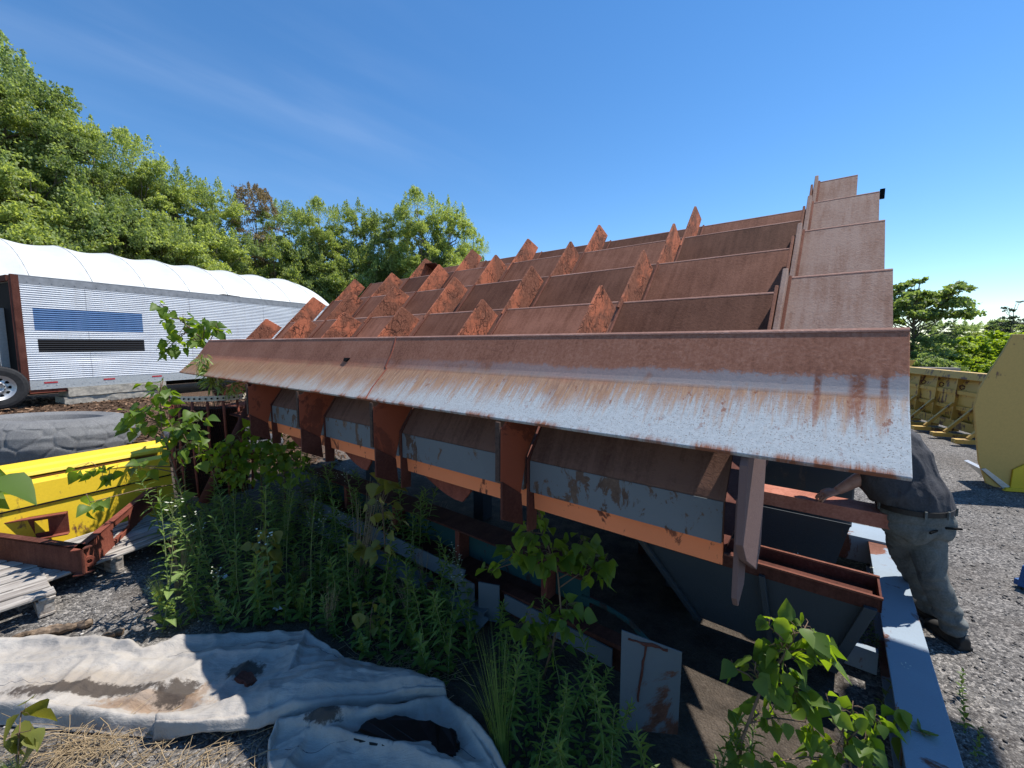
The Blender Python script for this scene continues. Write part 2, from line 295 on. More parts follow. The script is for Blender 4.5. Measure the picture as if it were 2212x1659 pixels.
# ------------------------------------------------------------------ mesh helpers
class MB:
    def __init__(s): s.v = []; s.f = []; s.mi = []; s.var = []
    def add(s, vs, fs, mi=0, var=0.5):
        o = len(s.v); s.v += [tuple(x) for x in vs]; s.f += [tuple(i+o for i in f) for f in fs]; s.mi += [mi]*len(fs); s.var += [var]*len(fs)
    def slab(s, pts, vec, mi=0):                         # polygon extruded by vec
        n = len(pts); p = [Vector(q) for q in pts]; vec = Vector(vec); vs = p+[q+vec for q in p]
        fs = [tuple(range(n))[::-1], tuple(range(n, 2*n))]+[(i, (i+1) % n, n+(i+1) % n, n+i) for i in range(n)]
        s.add(vs, fs, mi)
    def box(s, c, size, rot=None, mi=0):
        x, y, z = (q/2 for q in size); vs = [Vector((i*x, j*y, k*z)) for i in (-1, 1) for j in (-1, 1) for k in (-1, 1)]
        if rot is not None:
            m = Euler(rot).to_matrix() if not isinstance(rot, Matrix) else rot
            vs = [m @ q for q in vs]
        c = Vector(c); s.add([q+c for q in vs], [(0, 1, 3, 2), (4, 6, 7, 5), (0, 4, 5, 1), (2, 3, 7, 6), (0, 2, 6, 4), (1, 5, 7, 3)], mi)
    def bar(s, p, q, w, h, up=(0, 0, 1), mi=0):          # rectangular bar from p to q; h along up
        p = Vector(p); q = Vector(q); d = (q-p).normalized(); sd_ = d.cross(Vector(up)).normalized(); u = sd_.cross(d).normalized()
        a = sd_*w/2; b = u*h/2; vs = [p-a-b, p+a-b, p+a+b, p-a+b, q-a-b, q+a-b, q+a+b, q-a+b]
        s.add(vs, [(0, 3, 2, 1), (4, 5, 6, 7), (0, 1, 5, 4), (1, 2, 6, 5), (2, 3, 7, 6), (3, 0, 4, 7)], mi)
    def tube(s, pts, rad, n=6, mi=0, caps=True, var=0.5):
        pts = [Vector(p) for p in pts]; k = len(pts); rad = rad if isinstance(rad, (list, tuple)) else [rad]*k
        vs = []; ref = None
        for i, p in enumerate(pts):
            d = (pts[min(i+1, k-1)]-pts[max(i-1, 0)]).normalized()
            if ref is None: ref = d.orthogonal().normalized()
            ref = (ref-d*ref.dot(d)); ref = ref.normalized() if ref.length > 1e-6 else d.orthogonal().normalized()
            o = d.cross(ref)
            for j in range(n):
                t = 2*math.pi*j/n; vs.append(p+(ref*math.cos(t)+o*math.sin(t))*rad[i])
        fs = [(i*n+j, i*n+(j+1) % n, (i+1)*n+(j+1) % n, (i+1)*n+j) for i in range(k-1) for j in range(n)]
        if caps: fs += [tuple(range(n))[::-1], tuple(range((k-1)*n, k*n))]
        s.add(vs, fs, mi, var)
    def lathe(s, prof, n=24, c=(0, 0, 0), rot=None, mi=0, closed=False):   # prof: (r,z) list about z
        m = rot if isinstance(rot, Matrix) else (Euler(rot).to_matrix() if rot else Matrix.Identity(3)); c = Vector(c); k = len(prof); vs = []
        for r, z in prof:
            for j in range(n):
                t = 2*math.pi*j/n; vs.append(c+m @ Vector((r*math.cos(t), r*math.sin(t), z)))
        kk = k if closed else k-1
        fs = [(i*n+j, i*n+(j+1) % n, ((i+1) % k)*n+(j+1) % n, ((i+1) % k)*n+j) for i in range(kk) for j in range(n)]
        s.add(vs, fs, mi)
    def loft(s, rings, mi=0, caps=True):                  # rings: (centre, axis_x, axis_y) elliptical
        n = 20; vs = []
        for c, ax, ay in rings:
            c = Vector(c); ax = Vector(ax); ay = Vector(ay)
            vs += [c+ax*math.cos(2*math.pi*j/n)+ay*math.sin(2*math.pi*j/n) for j in range(n)]
        k = len(rings)
        fs = [(i*n+j, i*n+(j+1) % n, (i+1)*n+(j+1) % n, (i+1)*n+j) for i in range(k-1) for j in range(n)]
        if caps: fs += [tuple(range(n))[::-1], tuple(range((k-1)*n, k*n))]
        s.add(vs, fs, mi)
    def grid(s, fn, nu, nv, mi=0):
        vs = [fn(i/nu, j/nv) for j in range(nv+1) for i in range(nu+1)]
        s.add(vs, [(j*(nu+1)+i, j*(nu+1)+i+1, (j+1)*(nu+1)+i+1, (j+1)*(nu+1)+i) for j in range(nv) for i in range(nu)], mi)
    def mesh(s, name, mats):
        me = bpy.data.meshes.new(name); me.from_pydata(s.v, [], s.f)
        for m in (mats if isinstance(mats, (list, tuple)) else [mats]): me.materials.append(m)
        me.polygons.foreach_set('material_index', s.mi)
        at = me.attributes.new('var', 'FLOAT', 'FACE'); at.data.foreach_set('value', [float(x) for x in s.var])
        return me
    def build(s, name, mats, parent=None, smooth=False, bevel=0.0, recalc=True, angle=None):
        me = s.mesh(name, mats)
        if recalc:
            bm = bmesh.new(); bm.from_mesh(me); bmesh.ops.recalc_face_normals(bm, faces=bm.faces); bm.to_mesh(me); bm.free()
        if smooth: me.polygons.foreach_set('use_smooth', [True]*len(me.polygons))
        o = bpy.data.objects.new(name, me); COL.objects.link(o)
        if parent is not None: o.parent = parent
        if bevel:
            b = o.modifiers.new('bevel', 'BEVEL'); b.width = bevel; b.segments = 2; b.limit_method = 'ANGLE'; b.angle_limit = R(40)
        return o

def tag(o, label=None, cat=None, group=None, kind=None):
    if label: o['label'] = label
    if cat: o['category'] = cat
    if group: o['group'] = group
    if kind: o['kind'] = kind
    return o
def thing(name, label, cat, loc=(0, 0, 0), rz=0.0, group=None, rot=None):
    o = bpy.data.objects.new(name, None); COL.objects.link(o); o.empty_display_size = 0.1
    o.location = loc; o.rotation_euler = rot if rot else (0, 0, rz)
    return tag(o, label, cat, group)
def dup(root, loc, rz=0.0, scale=1.0, label=None, group=None, rot=None):
    r = root.copy(); COL.objects.link(r); r.location = loc; r.rotation_euler = rot if rot else (0, 0, rz); r.scale = (scale,)*3
    if label: r['label'] = label
    if group: r['group'] = group
    for ch in list(root.children):
        c = ch.copy(); COL.objects.link(c); c.parent = r
        for g in list(ch.children):
            d = g.copy(); COL.objects.link(d); d.parent = c
    return r
def np_mesh(name, verts, faces, mats, mi=None, var=None, smooth=False):
    """verts (n,3), faces (m,k) arrays"""
    me = bpy.data.meshes.new(name); m, k = faces.shape
    me.vertices.add(len(verts)); me.vertices.foreach_set('co', verts.astype(np.float32).ravel())
    me.loops.add(m*k); me.loops.foreach_set('vertex_index', faces.astype(np.int32).ravel())
    me.polygons.add(m); me.polygons.foreach_set('loop_start', (np.arange(m)*k).astype(np.int32))
    for x in (mats if isinstance(mats, (list, tuple)) else [mats]): me.materials.append(x)
    if mi is not None: me.polygons.foreach_set('material_index', mi.astype(np.int32))
    at = me.attributes.new('var', 'FLOAT', 'FACE'); at.data.foreach_set('value', (var if var is not None else np.full(m, .5)).astype(np.float32))
    if smooth: me.polygons.foreach_set('use_smooth', np.ones(m, bool))
    me.update(calc_edges=True); me.validate(); return me
# ------------------------------------------------------------------ ground
def sstep(x): x = min(1, max(0, x)); return x*x*(3-2*x)
def gz(x, y):                                            # the yard rises towards the parked trailer
    h = 0.54*sstep((y-5.6)/3.4)*sstep((-x-2.6)/2.6)
    h += 1.1*sstep((y-24)/25)*sstep((-x+2)/12)
    if x > -9 and y < 12: h += 0.018*mnoise.noise((x*1.3, y*1.3, 0))*(1 if abs(x) < 6 else 0.5)
    return h
def ground():
    def axis(lo, hi, fine_lo, fine_hi, step):
        a = list(np.arange(fine_lo, fine_hi+1e-6, step)); x = fine_hi; st = step
        while x < hi: st *= 1.35; x += st; a.append(x)
        x = fine_lo; st = step; pre = []
        while x > lo: st *= 1.35; x -= st; pre.append(x)
        return pre[::-1]+a
    xs = axis(-420, 420, -9, 6, 0.16); ys = axis(-60, 600, 0.6, 11, 0.16); mb = MB()
    vs = [(x, y, gz(x, y)) for y in ys for x in xs]; nx = len(xs)
    mb.add(vs, [(j*nx+i, j*nx+i+1, (j+1)*nx+i+1, (j+1)*nx+i) for j in range(len(ys)-1) for i in range(nx-1)])
    n = NT('gravel'); c = n.co; X, Y, Z = n.sep(c)
    cell = n.voro(c, 62, 'F1', 'Color'); cd = n.voro(c, 62); cell2 = n.voro(c, 150, 'F1', 'Color'); big = n.noise(c, 0.9, 5, 0.6); med = n.noise(c, 6, 4, 0.6)
    cs = n.sep(cell)[0]; cs2 = n.sep(cell2)[0]
    col = n.ramp(n.add(n.mul(cs, 0.62), n.mul(cs2, 0.38)), [(0.12, (0.045, 0.042, 0.042)), (0.45, (0.125, 0.118, 0.112)), (0.7, (0.21, 0.195, 0.18)), (0.9, (0.40, 0.37, 0.34))])
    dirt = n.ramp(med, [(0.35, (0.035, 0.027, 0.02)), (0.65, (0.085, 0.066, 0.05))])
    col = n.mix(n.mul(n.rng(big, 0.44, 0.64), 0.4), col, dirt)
    # soil under the steel stack, and brown wood mulch on the rise by the trailer
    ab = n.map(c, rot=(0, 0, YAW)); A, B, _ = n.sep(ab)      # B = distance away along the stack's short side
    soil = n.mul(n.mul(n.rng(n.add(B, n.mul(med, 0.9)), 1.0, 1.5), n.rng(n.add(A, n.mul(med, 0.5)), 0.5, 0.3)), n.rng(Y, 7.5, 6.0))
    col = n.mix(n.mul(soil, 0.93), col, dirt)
    chips = n.noise(n.map(c, (1, 1.6, 1), rot=(0, 0, 0.5)), 34, 5, 0.7, 1.2)
    mulch = n.ramp(chips, [(0.34, (0.022, 0.014, 0.009)), (0.5, (0.08, 0.048, 0.03)), (0.7, (0.2, 0.125, 0.08))])
    mm = n.mul(n.rng(n.add(Y, n.mul(med, 1.2)), 6.6, 7.4), n.rng(n.add(X, n.mul(med, 1.0)), -2.2, -3.4))
    col = n.mix(mm, col, mulch)
    green = n.ramp(chips, [(0.35, (0.03, 0.055, 0.014)), (0.65, (0.075, 0.12, 0.028))])
    col = n.mix(n.rng(n.add(Y, n.mul(big, 6)), 19, 24), col, green)
    h = n.add(n.mul(n.math('SUBTRACT', 1.0, cd), 0.7), n.add(n.mul(cs2, 0.3), n.mul(chips, 0.4)))
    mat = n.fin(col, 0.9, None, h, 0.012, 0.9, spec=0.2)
    o = mb.build('ground', mat, smooth=True, recalc=False); tag(o, kind='structure'); return o
ground()

rs = np.random.RandomState(7)
def scatter_stones():
    n = 15000
    x = np.concatenate([rs.uniform(-5, 0.4, 5200), rs.uniform(1.4, 7.5, 9800)])
    y = np.concatenate([rs.uniform(1.3, 4.4, 5200), 1.4+6.8*rs.uniform(0, 1, 9800)**1.5])
    P_ = np.array([PV.x, PV.y]); L_ = np.array([LV.x, LV.y])
    b = x*P_[0]+y*P_[1]; a = x*L_[0]+y*L_[1]
    keep = ~((b > 0.95) & (b < 5.4) & (a > -0.35)); x = x[keep]; y = y[keep]; n = len(x)
    z = np.array([gz(p, q) for p, q in zip(x, y)])
    r = 0.0045+0.010*rs.uniform(0, 1, n)**2.6
    base = np.array([(1, 0, 0), (0, 1, 0), (-1, 0, 0), (0, -1, 0), (0, 0, 1), (0, 0, -1)], float)
    v = base[None]*rs.uniform(0.65, 1.25, (n, 6, 1))*r[:, None, None]*np.array([1.15, 1.0, 0.7])
    t = rs.uniform(0, 6.28, n); ca, sa = np.cos(t), np.sin(t)
    v = np.stack([v[..., 0]*ca[:, None]-v[..., 1]*sa[:, None], v[..., 0]*sa[:, None]+v[..., 1]*ca[:, None], v[..., 2]], -1)
    v += np.stack([x, y, z+r*0.35], -1)[:, None]
    f = np.array([(0, 1, 4), (1, 2, 4), (2, 3, 4), (3, 0, 4), (1, 0, 5), (2, 1, 5), (3, 2, 5), (0, 3, 5)])
    F = (f[None]+(np.arange(n)*6)[:, None, None]).reshape(-1, 3)
    m = NT('loose_stone'); at = m.N('ShaderNodeAttribute'); at.attribute_name = 'var'
    mat = m.fin(m.ramp(at.outputs['Fac'], [(0, (0.06, 0.057, 0.056)), (0.55, (0.155, 0.145, 0.135)), (0.85, (0.30, 0.28, 0.26)), (1.0, (0.5, 0.47, 0.43))]), 0.85, spec=0.25)
    o = bpy.data.objects.new('loose_gravel', np_mesh('loose_gravel', v.reshape(-1, 3), F, mat, var=np.repeat(rs.uniform(0, 1, n), 8))); COL.objects.link(o)
    tag(o, 'loose grey and pale stones scattered over the gravel yard', 'gravel', kind='stuff')
scatter_stones()
def scatter_chips():                                      # shredded bark on the rise
    n = 9000; x = rs.uniform(-15, -3.0, n); y = 6.6+5.5*rs.uniform(0, 1, n)**1.3
    z = np.array([gz(p, q) for p, q in zip(x, y)])
    l = rs.uniform(0.02, 0.085, n); w = l*rs.uniform(0.12, 0.35, n); t = rs.uniform(0, 3.14, n); tl = rs.uniform(-0.5, 0.5, n)
    dx = np.stack([np.cos(t)*np.cos(tl), np.sin(t)*np.cos(tl), np.sin(tl)], -1)*l[:, None]; dy = np.stack([-np.sin(t), np.cos(t), rs.uniform(-.6, .6, n)], -1)*w[:, None]
    c = np.stack([x, y, z+0.02], -1); up = np.array([0, 0, 0.006])
    v = np.stack([c-dx-dy, c+dx-dy, c+dx*0.9+dy, c-dx*0.9+dy, c+up*2], 1)
    f = np.array([(0, 1, 4), (1, 2, 4), (2, 3, 4), (3, 0, 4)]); F = (f[None]+(np.arange(n)*5)[:, None, None]).reshape(-1, 3)
    m = NT('bark_chip'); at = m.N('ShaderNodeAttribute'); at.attribute_name = 'var'
    mat = m.fin(m.ramp(at.outputs['Fac'], [(0, (0.025, 0.015, 0.009)), (0.7, (0.095, 0.055, 0.034)), (1.0, (0.32, 0.2, 0.125))]), 0.9, spec=0.15)
    o = bpy.data.objects.new('bark_mulch', np_mesh('bark_mulch', v.reshape(-1, 3), F, mat, var=np.repeat(rs.uniform(0, 1, n), 4))); COL.objects.link(o)
    tag(o, 'shredded brown bark mulch lying on the rise by the trailer', 'mulch', kind='stuff')
scatter_chips()

# ------------------------------------------------------------------ the stepped steel stack
ST = thing('stepped_steel_screen', 'huge rusted steel stack of tilted plates and pointed fins, streaked blue-grey front plate', 'steel structure', (0, 0, 0), -YAW)
def S(a, b, z): return Vector((-a, b, z))                 # local coordinates in the stack's frame
AK = [0.28, 1.229, 2.284, 3.296, 4.317, 5.346, 6.385]
T_PL = 0.013
def sheet(mb, a0, a1, prof, th, mi=0):                    # plate along the stack, profile [(b,z)..] is its upper face
    nrm = []
    for i in range(len(prof)):
        p = prof[max(i-1, 0)]; q = prof[min(i+1, len(prof)-1)]; d = Vector((q[0]-p[0], q[1]-p[1])).normalized(); nrm.append(Vector((-d.y, d.x)))
    # pick the side facing back/down
    up = [Vector(p) for p in prof]; lo = [Vector(p)-n_*th*(1 if n_.y > 0 else -1) for p, n_ in zip(prof, nrm)]
    ring = up+lo[::-1]
    mb.slab([S(a0, p.x, p.y) for p in ring], (-(a1-a0), 0, 0), mi)
# front plate: upper half steeper, lower half flatter, bent to reproduce the change of light
fp = [(1.865, 2.149), (1.80, 2.049), (1.742, 1.960), (1.731, 1.9455), (1.717, 1.929), (1.62, 1.8355), (1.519, 1.74)]
mb = MB(); sheet(mb, -0.172, 6.66, fp, 0.018)
front = mb.build('front_plate', M['front'], ST, bevel=0.003); front['label'] = 'long front plate, rusty brown above and pale blue-grey paint with rust streaks below'
mb = MB()
for a in (2.55,):                                    # weld seams across the plate
    pts = [S(a+0.012*math.sin(k*2.1)-0.10*k/8, 1.865-0.346*k/8-0.004, 2.149-0.409*k/8+0.004) for k in range(9)]
    pts = [S(a-0.02*k+0.006*math.sin(k*3), *[Vector(fp[i])*(1-t)+Vector(fp[i+1])*t for i, t in ((0, 0.02), (0, .5), (1, 0.1), (3, .5), (4, .0), (5, .3), (5, .98))][k]) for k in range(7)]
    mb = MB(); mb.tube(pts, 0.0055, 5); mb.build('weld_seam', M['redrust'], ST)
mb = MB(); sheet(mb, -0.1715, 6.655, [(1.877, 2.1545), (1.861, 2.147), (1.857, 2.141)], 0.004); mb.build('lit_worn_edge', M['litwornedge'], ST)
mb = MB(); mb.slab([S(3.00, 1.762, 1.985), S(3.075, 1.762, 1.985), S(3.065, 1.748, 1.962), S(3.02, 1.745, 1.96)], (0, -0.012, 0.007)); mb.build('patch', M['black'], ST)
# tilted plates in steps behind
ROWS = [(2.814, 2.394, 0.80), (3.492, 2.755, 0.80), (4.186, 3.103, 0.80), (4.834, 3.345, 0.85)]
SL = Vector((-0.669, -0.743))                              # down the slope, in (b,z)
def down(p, d): return (p[0]+SL.x*d, p[1]+SL.y*d)
rr = random.Random(3)
for ri, (b, z, ln) in enumerate(ROWS):
    kmax = 6 if ri < 3 else 5
    for k in range(kmax):
        a0 = AK[k]+0.008; a1 = AK[k+1]-0.008
        mb = MB(); j = rr.uniform(-0.008, 0.008)
        T = (b+j, z+j*0.5+0.004*k); top = [(T[0]+0.022, T[1]-0.012), (T[0]+0.008, T[1]-0.001), T, down(T, 0.02), down(T, ln)]
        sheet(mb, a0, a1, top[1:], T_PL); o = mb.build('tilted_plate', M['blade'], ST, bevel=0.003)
        mb = MB(); sheet(mb, a0, a1, [(T[0]+0.013, T[1]+0.005), (T[0]-0.004, T[1]-0.002), (T[0]-0.009, T[1]-0.008)], 0.004); mb.build('lit_worn_edge', M['litwornedge'], ST)
        mb = MB(); mb.tube([S(a1+0.004, *down((T[0]-0.007, T[1]+0.005), d)) for d in np.linspace(0.0, ln, 12)], 0.0105, 6); mb.build('weld_bead', M['bead'], ST)
    # fins standing on the plates
    ax, az = (-0.335, 0.055) if ri < 3 else (-0.33, 0.125)
    for k in range(1, 7 if ri < 3 else 6):
        dj = rr.uniform(-0.02, 0.02); ap = (b+ax+dj, z+az+dj*0.4+(0.03 if ri == 0 and k == 1 else 0))
        bc = (b-0.125, z-0.058)
        if ri == 3: bc = (b-0.10, z+0.05)
        poly = [ap, (ap[0]+0.02, ap[1]+0.002), bc, down((b-0.105, z-0.036), 0.66), (ap[0]+SL.x*0.62*1.03, ap[1]+SL.y*0.62*0.99)]
        mb = MB(); mb.slab([S(AK[k]-0.008, *p) for p in poly], (-0.016, 0, 0)); o = mb.build('fin', M['fin'], ST, bevel=0.003)
    # end fin and end panel
    up = (0.055, 0.085, 0.10, 0.205)[ri]
    tp = (b-0.0, z+up+0.02)
    poly = [(tp[0]-0.06, tp[1]+0.045), (tp[0]+0.0, tp[1]+0.0), down((tp[0]+0.02, tp[1]), 0.62), (tp[0]-0.09+SL.x*0.62, tp[1]-0.01+SL.y*0.62)]
    mb = MB(); mb.slab([S(0.252, *p) for p in poly], (-0.026, 0, 0)); mb.build('end_fin', M['endpanel'], ST, bevel=0.004)
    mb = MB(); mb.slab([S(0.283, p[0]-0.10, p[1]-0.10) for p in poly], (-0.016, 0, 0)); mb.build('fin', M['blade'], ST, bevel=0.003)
    ar = (-0.178, -0.166, -0.154, -0.025)[ri]
    mb = MB(); sheet(mb, ar, 0.247, [(tp[0]+0.006, tp[1]-0.001), tp, down(tp, 0.02), down(tp, (1.05, 1.45, 1.95, 2.2)[ri])], 0.014); mb.build('end_panel', M['endpanel'], ST, bevel=0.003)
    mb = MB(); sheet(mb, ar, 0.246, [(tp[0]+0.013, tp[1]+0.005), (tp[0]-0.004, tp[1]-0.002), (tp[0]-0.009, tp[1]-0.008)], 0.004); mb.build('lit_worn_edge', M['litwornedge'], ST)
    mb = MB(); mb.tube([S(0.246, *down((tp[0]-0.008, tp[1]+0.004), d)) for d in np.linspace(0, 0.56, 12)], 0.009, 5); mb.build('weld_bead', M['bead'], ST)
mb = MB(); mb.slab([S(-0.16, 4.30, 3.27), S(-0.19, 4.30, 3.27), S(-0.19, 4.30, 3.20), S(-0.16, 4.30, 3.20)], (0, 0.03, 0)); mb.build('lug', M['black'], ST)
# unseen pan and cover plate added to keep sun out of the inside
mb = MB(); mb.slab([S(0.32, 1.737, 1.26), S(6.5, 1.737, 1.26), S(6.5, 5.0, 1.5), S(0.32, 5.0, 1.5)], (0, 0, 0.012)); mb.build('shade_pan', M['darkrust'], ST)
mb = MB(); mb.slab([S(0.26, 1.868, 2.128), S(6.6, 1.868, 2.128), S(6.6, 2.17, 2.05), S(0.26, 2.17, 2.05)], (0, 0, 0.008)); mb.build('shade_cover', M['darkrust'], ST)
# far closing plate along the back and left-hand box fin
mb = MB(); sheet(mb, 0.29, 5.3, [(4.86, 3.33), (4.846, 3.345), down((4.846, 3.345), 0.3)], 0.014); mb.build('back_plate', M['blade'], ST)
mb = MB(); mb.slab([S(5.45, 4.50, 3.40), S(5.45, 4.74, 3.28), S(5.45, 4.40, 2.80), S(5.45, 4.16, 2.92)], (-0.016, 0, 0)); mb.slab([S(5.43, 4.50, 3.40), S(5.43, 4.74, 3.28), S(5.1, 4.74, 3.26), S(5.1, 4.5, 3.38)], (0, 0, -0.014)); mb.build('box_fin', M['darkrust'], ST, bevel=0.003)
# lower row behind the front plate: bent plates with an orange bar, between fins
for k in range(5):
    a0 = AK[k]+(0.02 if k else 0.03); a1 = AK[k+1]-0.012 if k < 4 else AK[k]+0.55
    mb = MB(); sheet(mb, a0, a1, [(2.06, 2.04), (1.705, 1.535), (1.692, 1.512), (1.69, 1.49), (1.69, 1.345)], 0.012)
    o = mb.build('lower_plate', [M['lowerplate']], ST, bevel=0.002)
    mb = MB(); mb.slab([S(a0+0.004, 1.687, 1.505), S(a1-0.004, 1.687, 1.505), S(a1-0.004, 1.687, 1.342), S(a0+0.004, 1.687, 1.342)], (0, -0.003, 0)); mb.build('painted_band', M['greypaint'], ST)
    mb = MB(); mb.slab([S(a0+0.004, 1.715, 1.362), S(a1-0.004, 1.715, 1.362), S(a1-0.004, 1.725, 1.238), S(a0+0.004, 1.725, 1.238)], (0, 0.014, 0)); o = mb.build('orange_bar', M['primer'], ST, bevel=0.002)
    if k < 6:                                              # end plate of each bay
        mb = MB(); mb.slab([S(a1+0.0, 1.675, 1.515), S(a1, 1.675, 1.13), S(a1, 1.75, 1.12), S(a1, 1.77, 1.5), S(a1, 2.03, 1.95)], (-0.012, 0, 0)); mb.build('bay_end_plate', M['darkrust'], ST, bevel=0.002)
for k in range(1, 5):
    a = AK[k]
    mb = MB(); mb.slab([S(a+0.035, 1.525, 1.705), S(a+0.035, 1.498, 1.70), S(a+0.035, 1.495, 1.44), S(a+0.035, 1.655, 1.335), S(a+0.035, 1.70, 1.51), S(a+0.035, 1.90, 1.80), S(a+0.035, 1.885, 2.105), S(a+0.035, 1.765, 1.94), S(a+0.035, 1.71, 1.875)], (0.014, 0, 0))
    mb.build('lower_fin', M['finunder'], ST, bevel=0.002)
    mb = MB(); mb.slab([S(a+0.05, 1.488, 1.728), S(a+0.024, 1.488, 1.728), S(a+0.024, 1.486, 1.44), S(a+0.05, 1.486, 1.44)], (0, 0.011, 0)); mb.build('fin_edge', M['edge'], ST)
    mb = MB(); mb.slab([S(a+0.03, 1.50, 1.438), S(a+0.03, 1.50, 1.245), S(a+0.03, 1.67, 1.16), S(a+0.03, 1.655, 1.333)], (0.014, 0, 0)); mb.build('lower_tab', M['darkrust'], ST, bevel=0.002)
# curved belly plates below the bars
for k, w in ((1, 0.5), (2, 0.45), (3, 0.5)):
    a1 = AK[k+1]-0.05; pts = [S(a1, 1.78, 1.25)]+[S(a1-w*t, 1.78, 1.25-0.14*math.sin(min(1, t*1.15)*math.pi*0.5)*(1 if t < .85 else 1-(t-.85)*4)) for t in np.linspace(0, 1, 8)]+[S(a1-w, 1.78, 1.25)]
    mb = MB(); mb.slab(pts, (0, 0.015, 0)); mb.build('belly_plate', M['redrust'], ST)
# legs of the open end
mb = MB(); mb.slab([S(0.242, 1.522, 1.70), S(0.242, 1.522, 1.425), S(0.242, 1.62, 1.33), S(0.242, 1.90, 1.175), S(0.242, 1.985, 1.25), S(0.242, 1.99, 1.78), S(0.242, 1.89, 2.105), S(0.242, 1.765, 1.94), S(0.242, 1.71, 1.875), S(0.242, 1.53, 1.71)], (0.024, 0, 0)); mb.build('end_leg', M['pinkplate'], ST, bevel=0.003)
mb = MB(); mb.slab([S(0.275, 1.70, 1.52), S(0.275, 1.705, 1.13), S(0.275, 1.745, 1.08), S(0.275, 1.86, 1.12), S(0.275, 1.93, 1.6)], (0.02, 0, 0)); mb.build('end_leg', M['pinkplate'], ST, bevel=0.003)
# inner frame and posts carrying the stack on the ground
for a, b in ((1.0, 3.6), (3.3, 3.6), (5.6, 3.6), (1.0, 4.9), (3.3, 4.9), (5.6, 4.9)):
    zt = 1.35 if b < 3 else (2.1 if b < 4 else 2.5)
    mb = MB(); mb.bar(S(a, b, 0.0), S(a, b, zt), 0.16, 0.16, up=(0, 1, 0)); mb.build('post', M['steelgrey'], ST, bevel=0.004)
for b, z in ((3.6, 2.1), (4.9, 2.5)):
    mb = MB(); mb.bar(S(0.5, b, z), S(6.5, b, z), 0.15, 0.15); mb.build('inner_beam', M['steelgrey'], ST)
for a in (0.45, 3.3, 6.3):
    mb = MB(); mb.bar(S(a, 1.80, 1.42), S(a, 5.0, 2.55), 0.06, 0.16); mb.build('inner_rafter', M['darkrust'], ST)

# ------------------------------------------------------------------ steel lying and standing beneath it
def mthing(name, label, cat, a, b, group=None):
    t = thing(name, label, cat, W(a, b, 0), -YAW, group); t['_a'] = a; t['_b'] = b
    return t
def Q(t): 
    a0, b0 = t['_a'], t['_b']
    return lambda a, b, z: Vector((-(a-a0), b-b0, z))
t = mthing('steel_hopper', 'dark grey steel hopper with a rusty red trough along its rim, under the stack', 'hopper', 0.4, 3.2); q = Q(t)
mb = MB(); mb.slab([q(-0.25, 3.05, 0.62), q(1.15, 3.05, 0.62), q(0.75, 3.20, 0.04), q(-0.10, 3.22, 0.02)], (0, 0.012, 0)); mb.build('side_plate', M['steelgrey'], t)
for x0, x1, x2, x3 in ((-0.25, -0.19, -0.04, -0.10), (0.30, 0.335, 0.27, 0.235), (1.15, 1.10, 0.70, 0.75)):
    mb = MB(); mb.slab([q(x0, 3.038, 0.60), q(x1, 3.038, 0.60), q(x2, 3.188, 0.04), q(x3, 3.188, 0.04)], (0, -0.035, 0)); mb.build('stiffener', M['steelgrey'], t, bevel=0.003)
mb = MB(); pr = [(3.045, 0.66), (3.045, 0.575), (3.325, 0.575), (3.325, 0.66), (3.313, 0.66), (3.313, 0.587), (3.057, 0.587), (3.057, 0.66)]
mb.slab([q(-0.27, *p) for p in pr], (-1.5, 0, 0)); mb.slab([q(-0.27, 3.045, 0.66), q(-0.27, 3.325, 0.66), q(-0.27, 3.325, 0.575), q(-0.27, 3.045, 0.575)], (-0.012, 0, 0)); mb.build('rim_trough', M['darkrust'], t, bevel=0.002)
for b in (3.04, 3.32):
    mb = MB(); mb.bar(q(-0.272, b, 0.664), q(1.2, b, 0.664), 0.02, 0.012); mb.build('rim_edge', M['bead'], t)
mb = MB(); mb.slab([q(-0.15, 4.3, 0.62), q(1.3, 4.3, 0.62), q(0.9, 4.1, 0.04), q(0.0, 4.1, 0.04)], (0, 0.012, 0)); mb.build('side_plate', M['steelgrey'], t)
mb = MB(); mb.slab([q(1.15, 3.06, 0.62), q(1.3, 4.3, 0.62), q(0.9, 4.1, 0.04), q(0.75, 3.2, 0.04)], (-0.012, 0, 0)); mb.build('side_plate', M['steelgrey'], t)

t = mthing('steel_base_frame', 'pale blue-grey steel ground frame with rust patches, running out from under the stack', 'steel frame', -0.5, 3.6); q = Q(t)
def ibeam(mb, p, d, w, h, t_=0.014):                       # I section from p to d, top at their height
    for dz in (-t_/2, -h+t_/2): mb.bar(p+Vector((0, 0, dz)), d+Vector((0, 0, dz)), w, t_)
    mb.bar(p+Vector((0, 0, -h/2)), d+Vector((0, 0, -h/2)), t_, h-2*t_)
mb = MB(); ibeam(mb, q(-0.44, 0.9, 0.27), q(-0.40, 5.20, 0.29), 0.2, 0.25); mb.build('side_beam', M['bluegrey'], t, bevel=0.003)
mb = MB(); mb.bar(q(-0.60, 5.10, 0.19), q(3.0, 5.10, 0.19), 0.36, 0.24); mb.build('far_beam', M['bluegrey'], t, bevel=0.004)
mb = MB(); mb.bar(q(-0.30, 3.36, 0.09), q(0.1, 3.36, 0.09), 0.05, 0.15); mb.build('near_cross_bar', M['bluegrey'], t, bevel=0.003)
mb = MB(); mb.slab([q(-0.34, 4.85, 0.26), q(-0.34, 4.55, 0.03), q(-0.34, 4.9, 0.03)], (-0.012, 0, 0)); mb.build('gusset', M['bluegrey'], t)
t = mthing('wall_panel', 'tall dark grey steel panel standing on the far ground beam, behind the red channel', 'steel panel', 1.0, 5.15); q = Q(t)
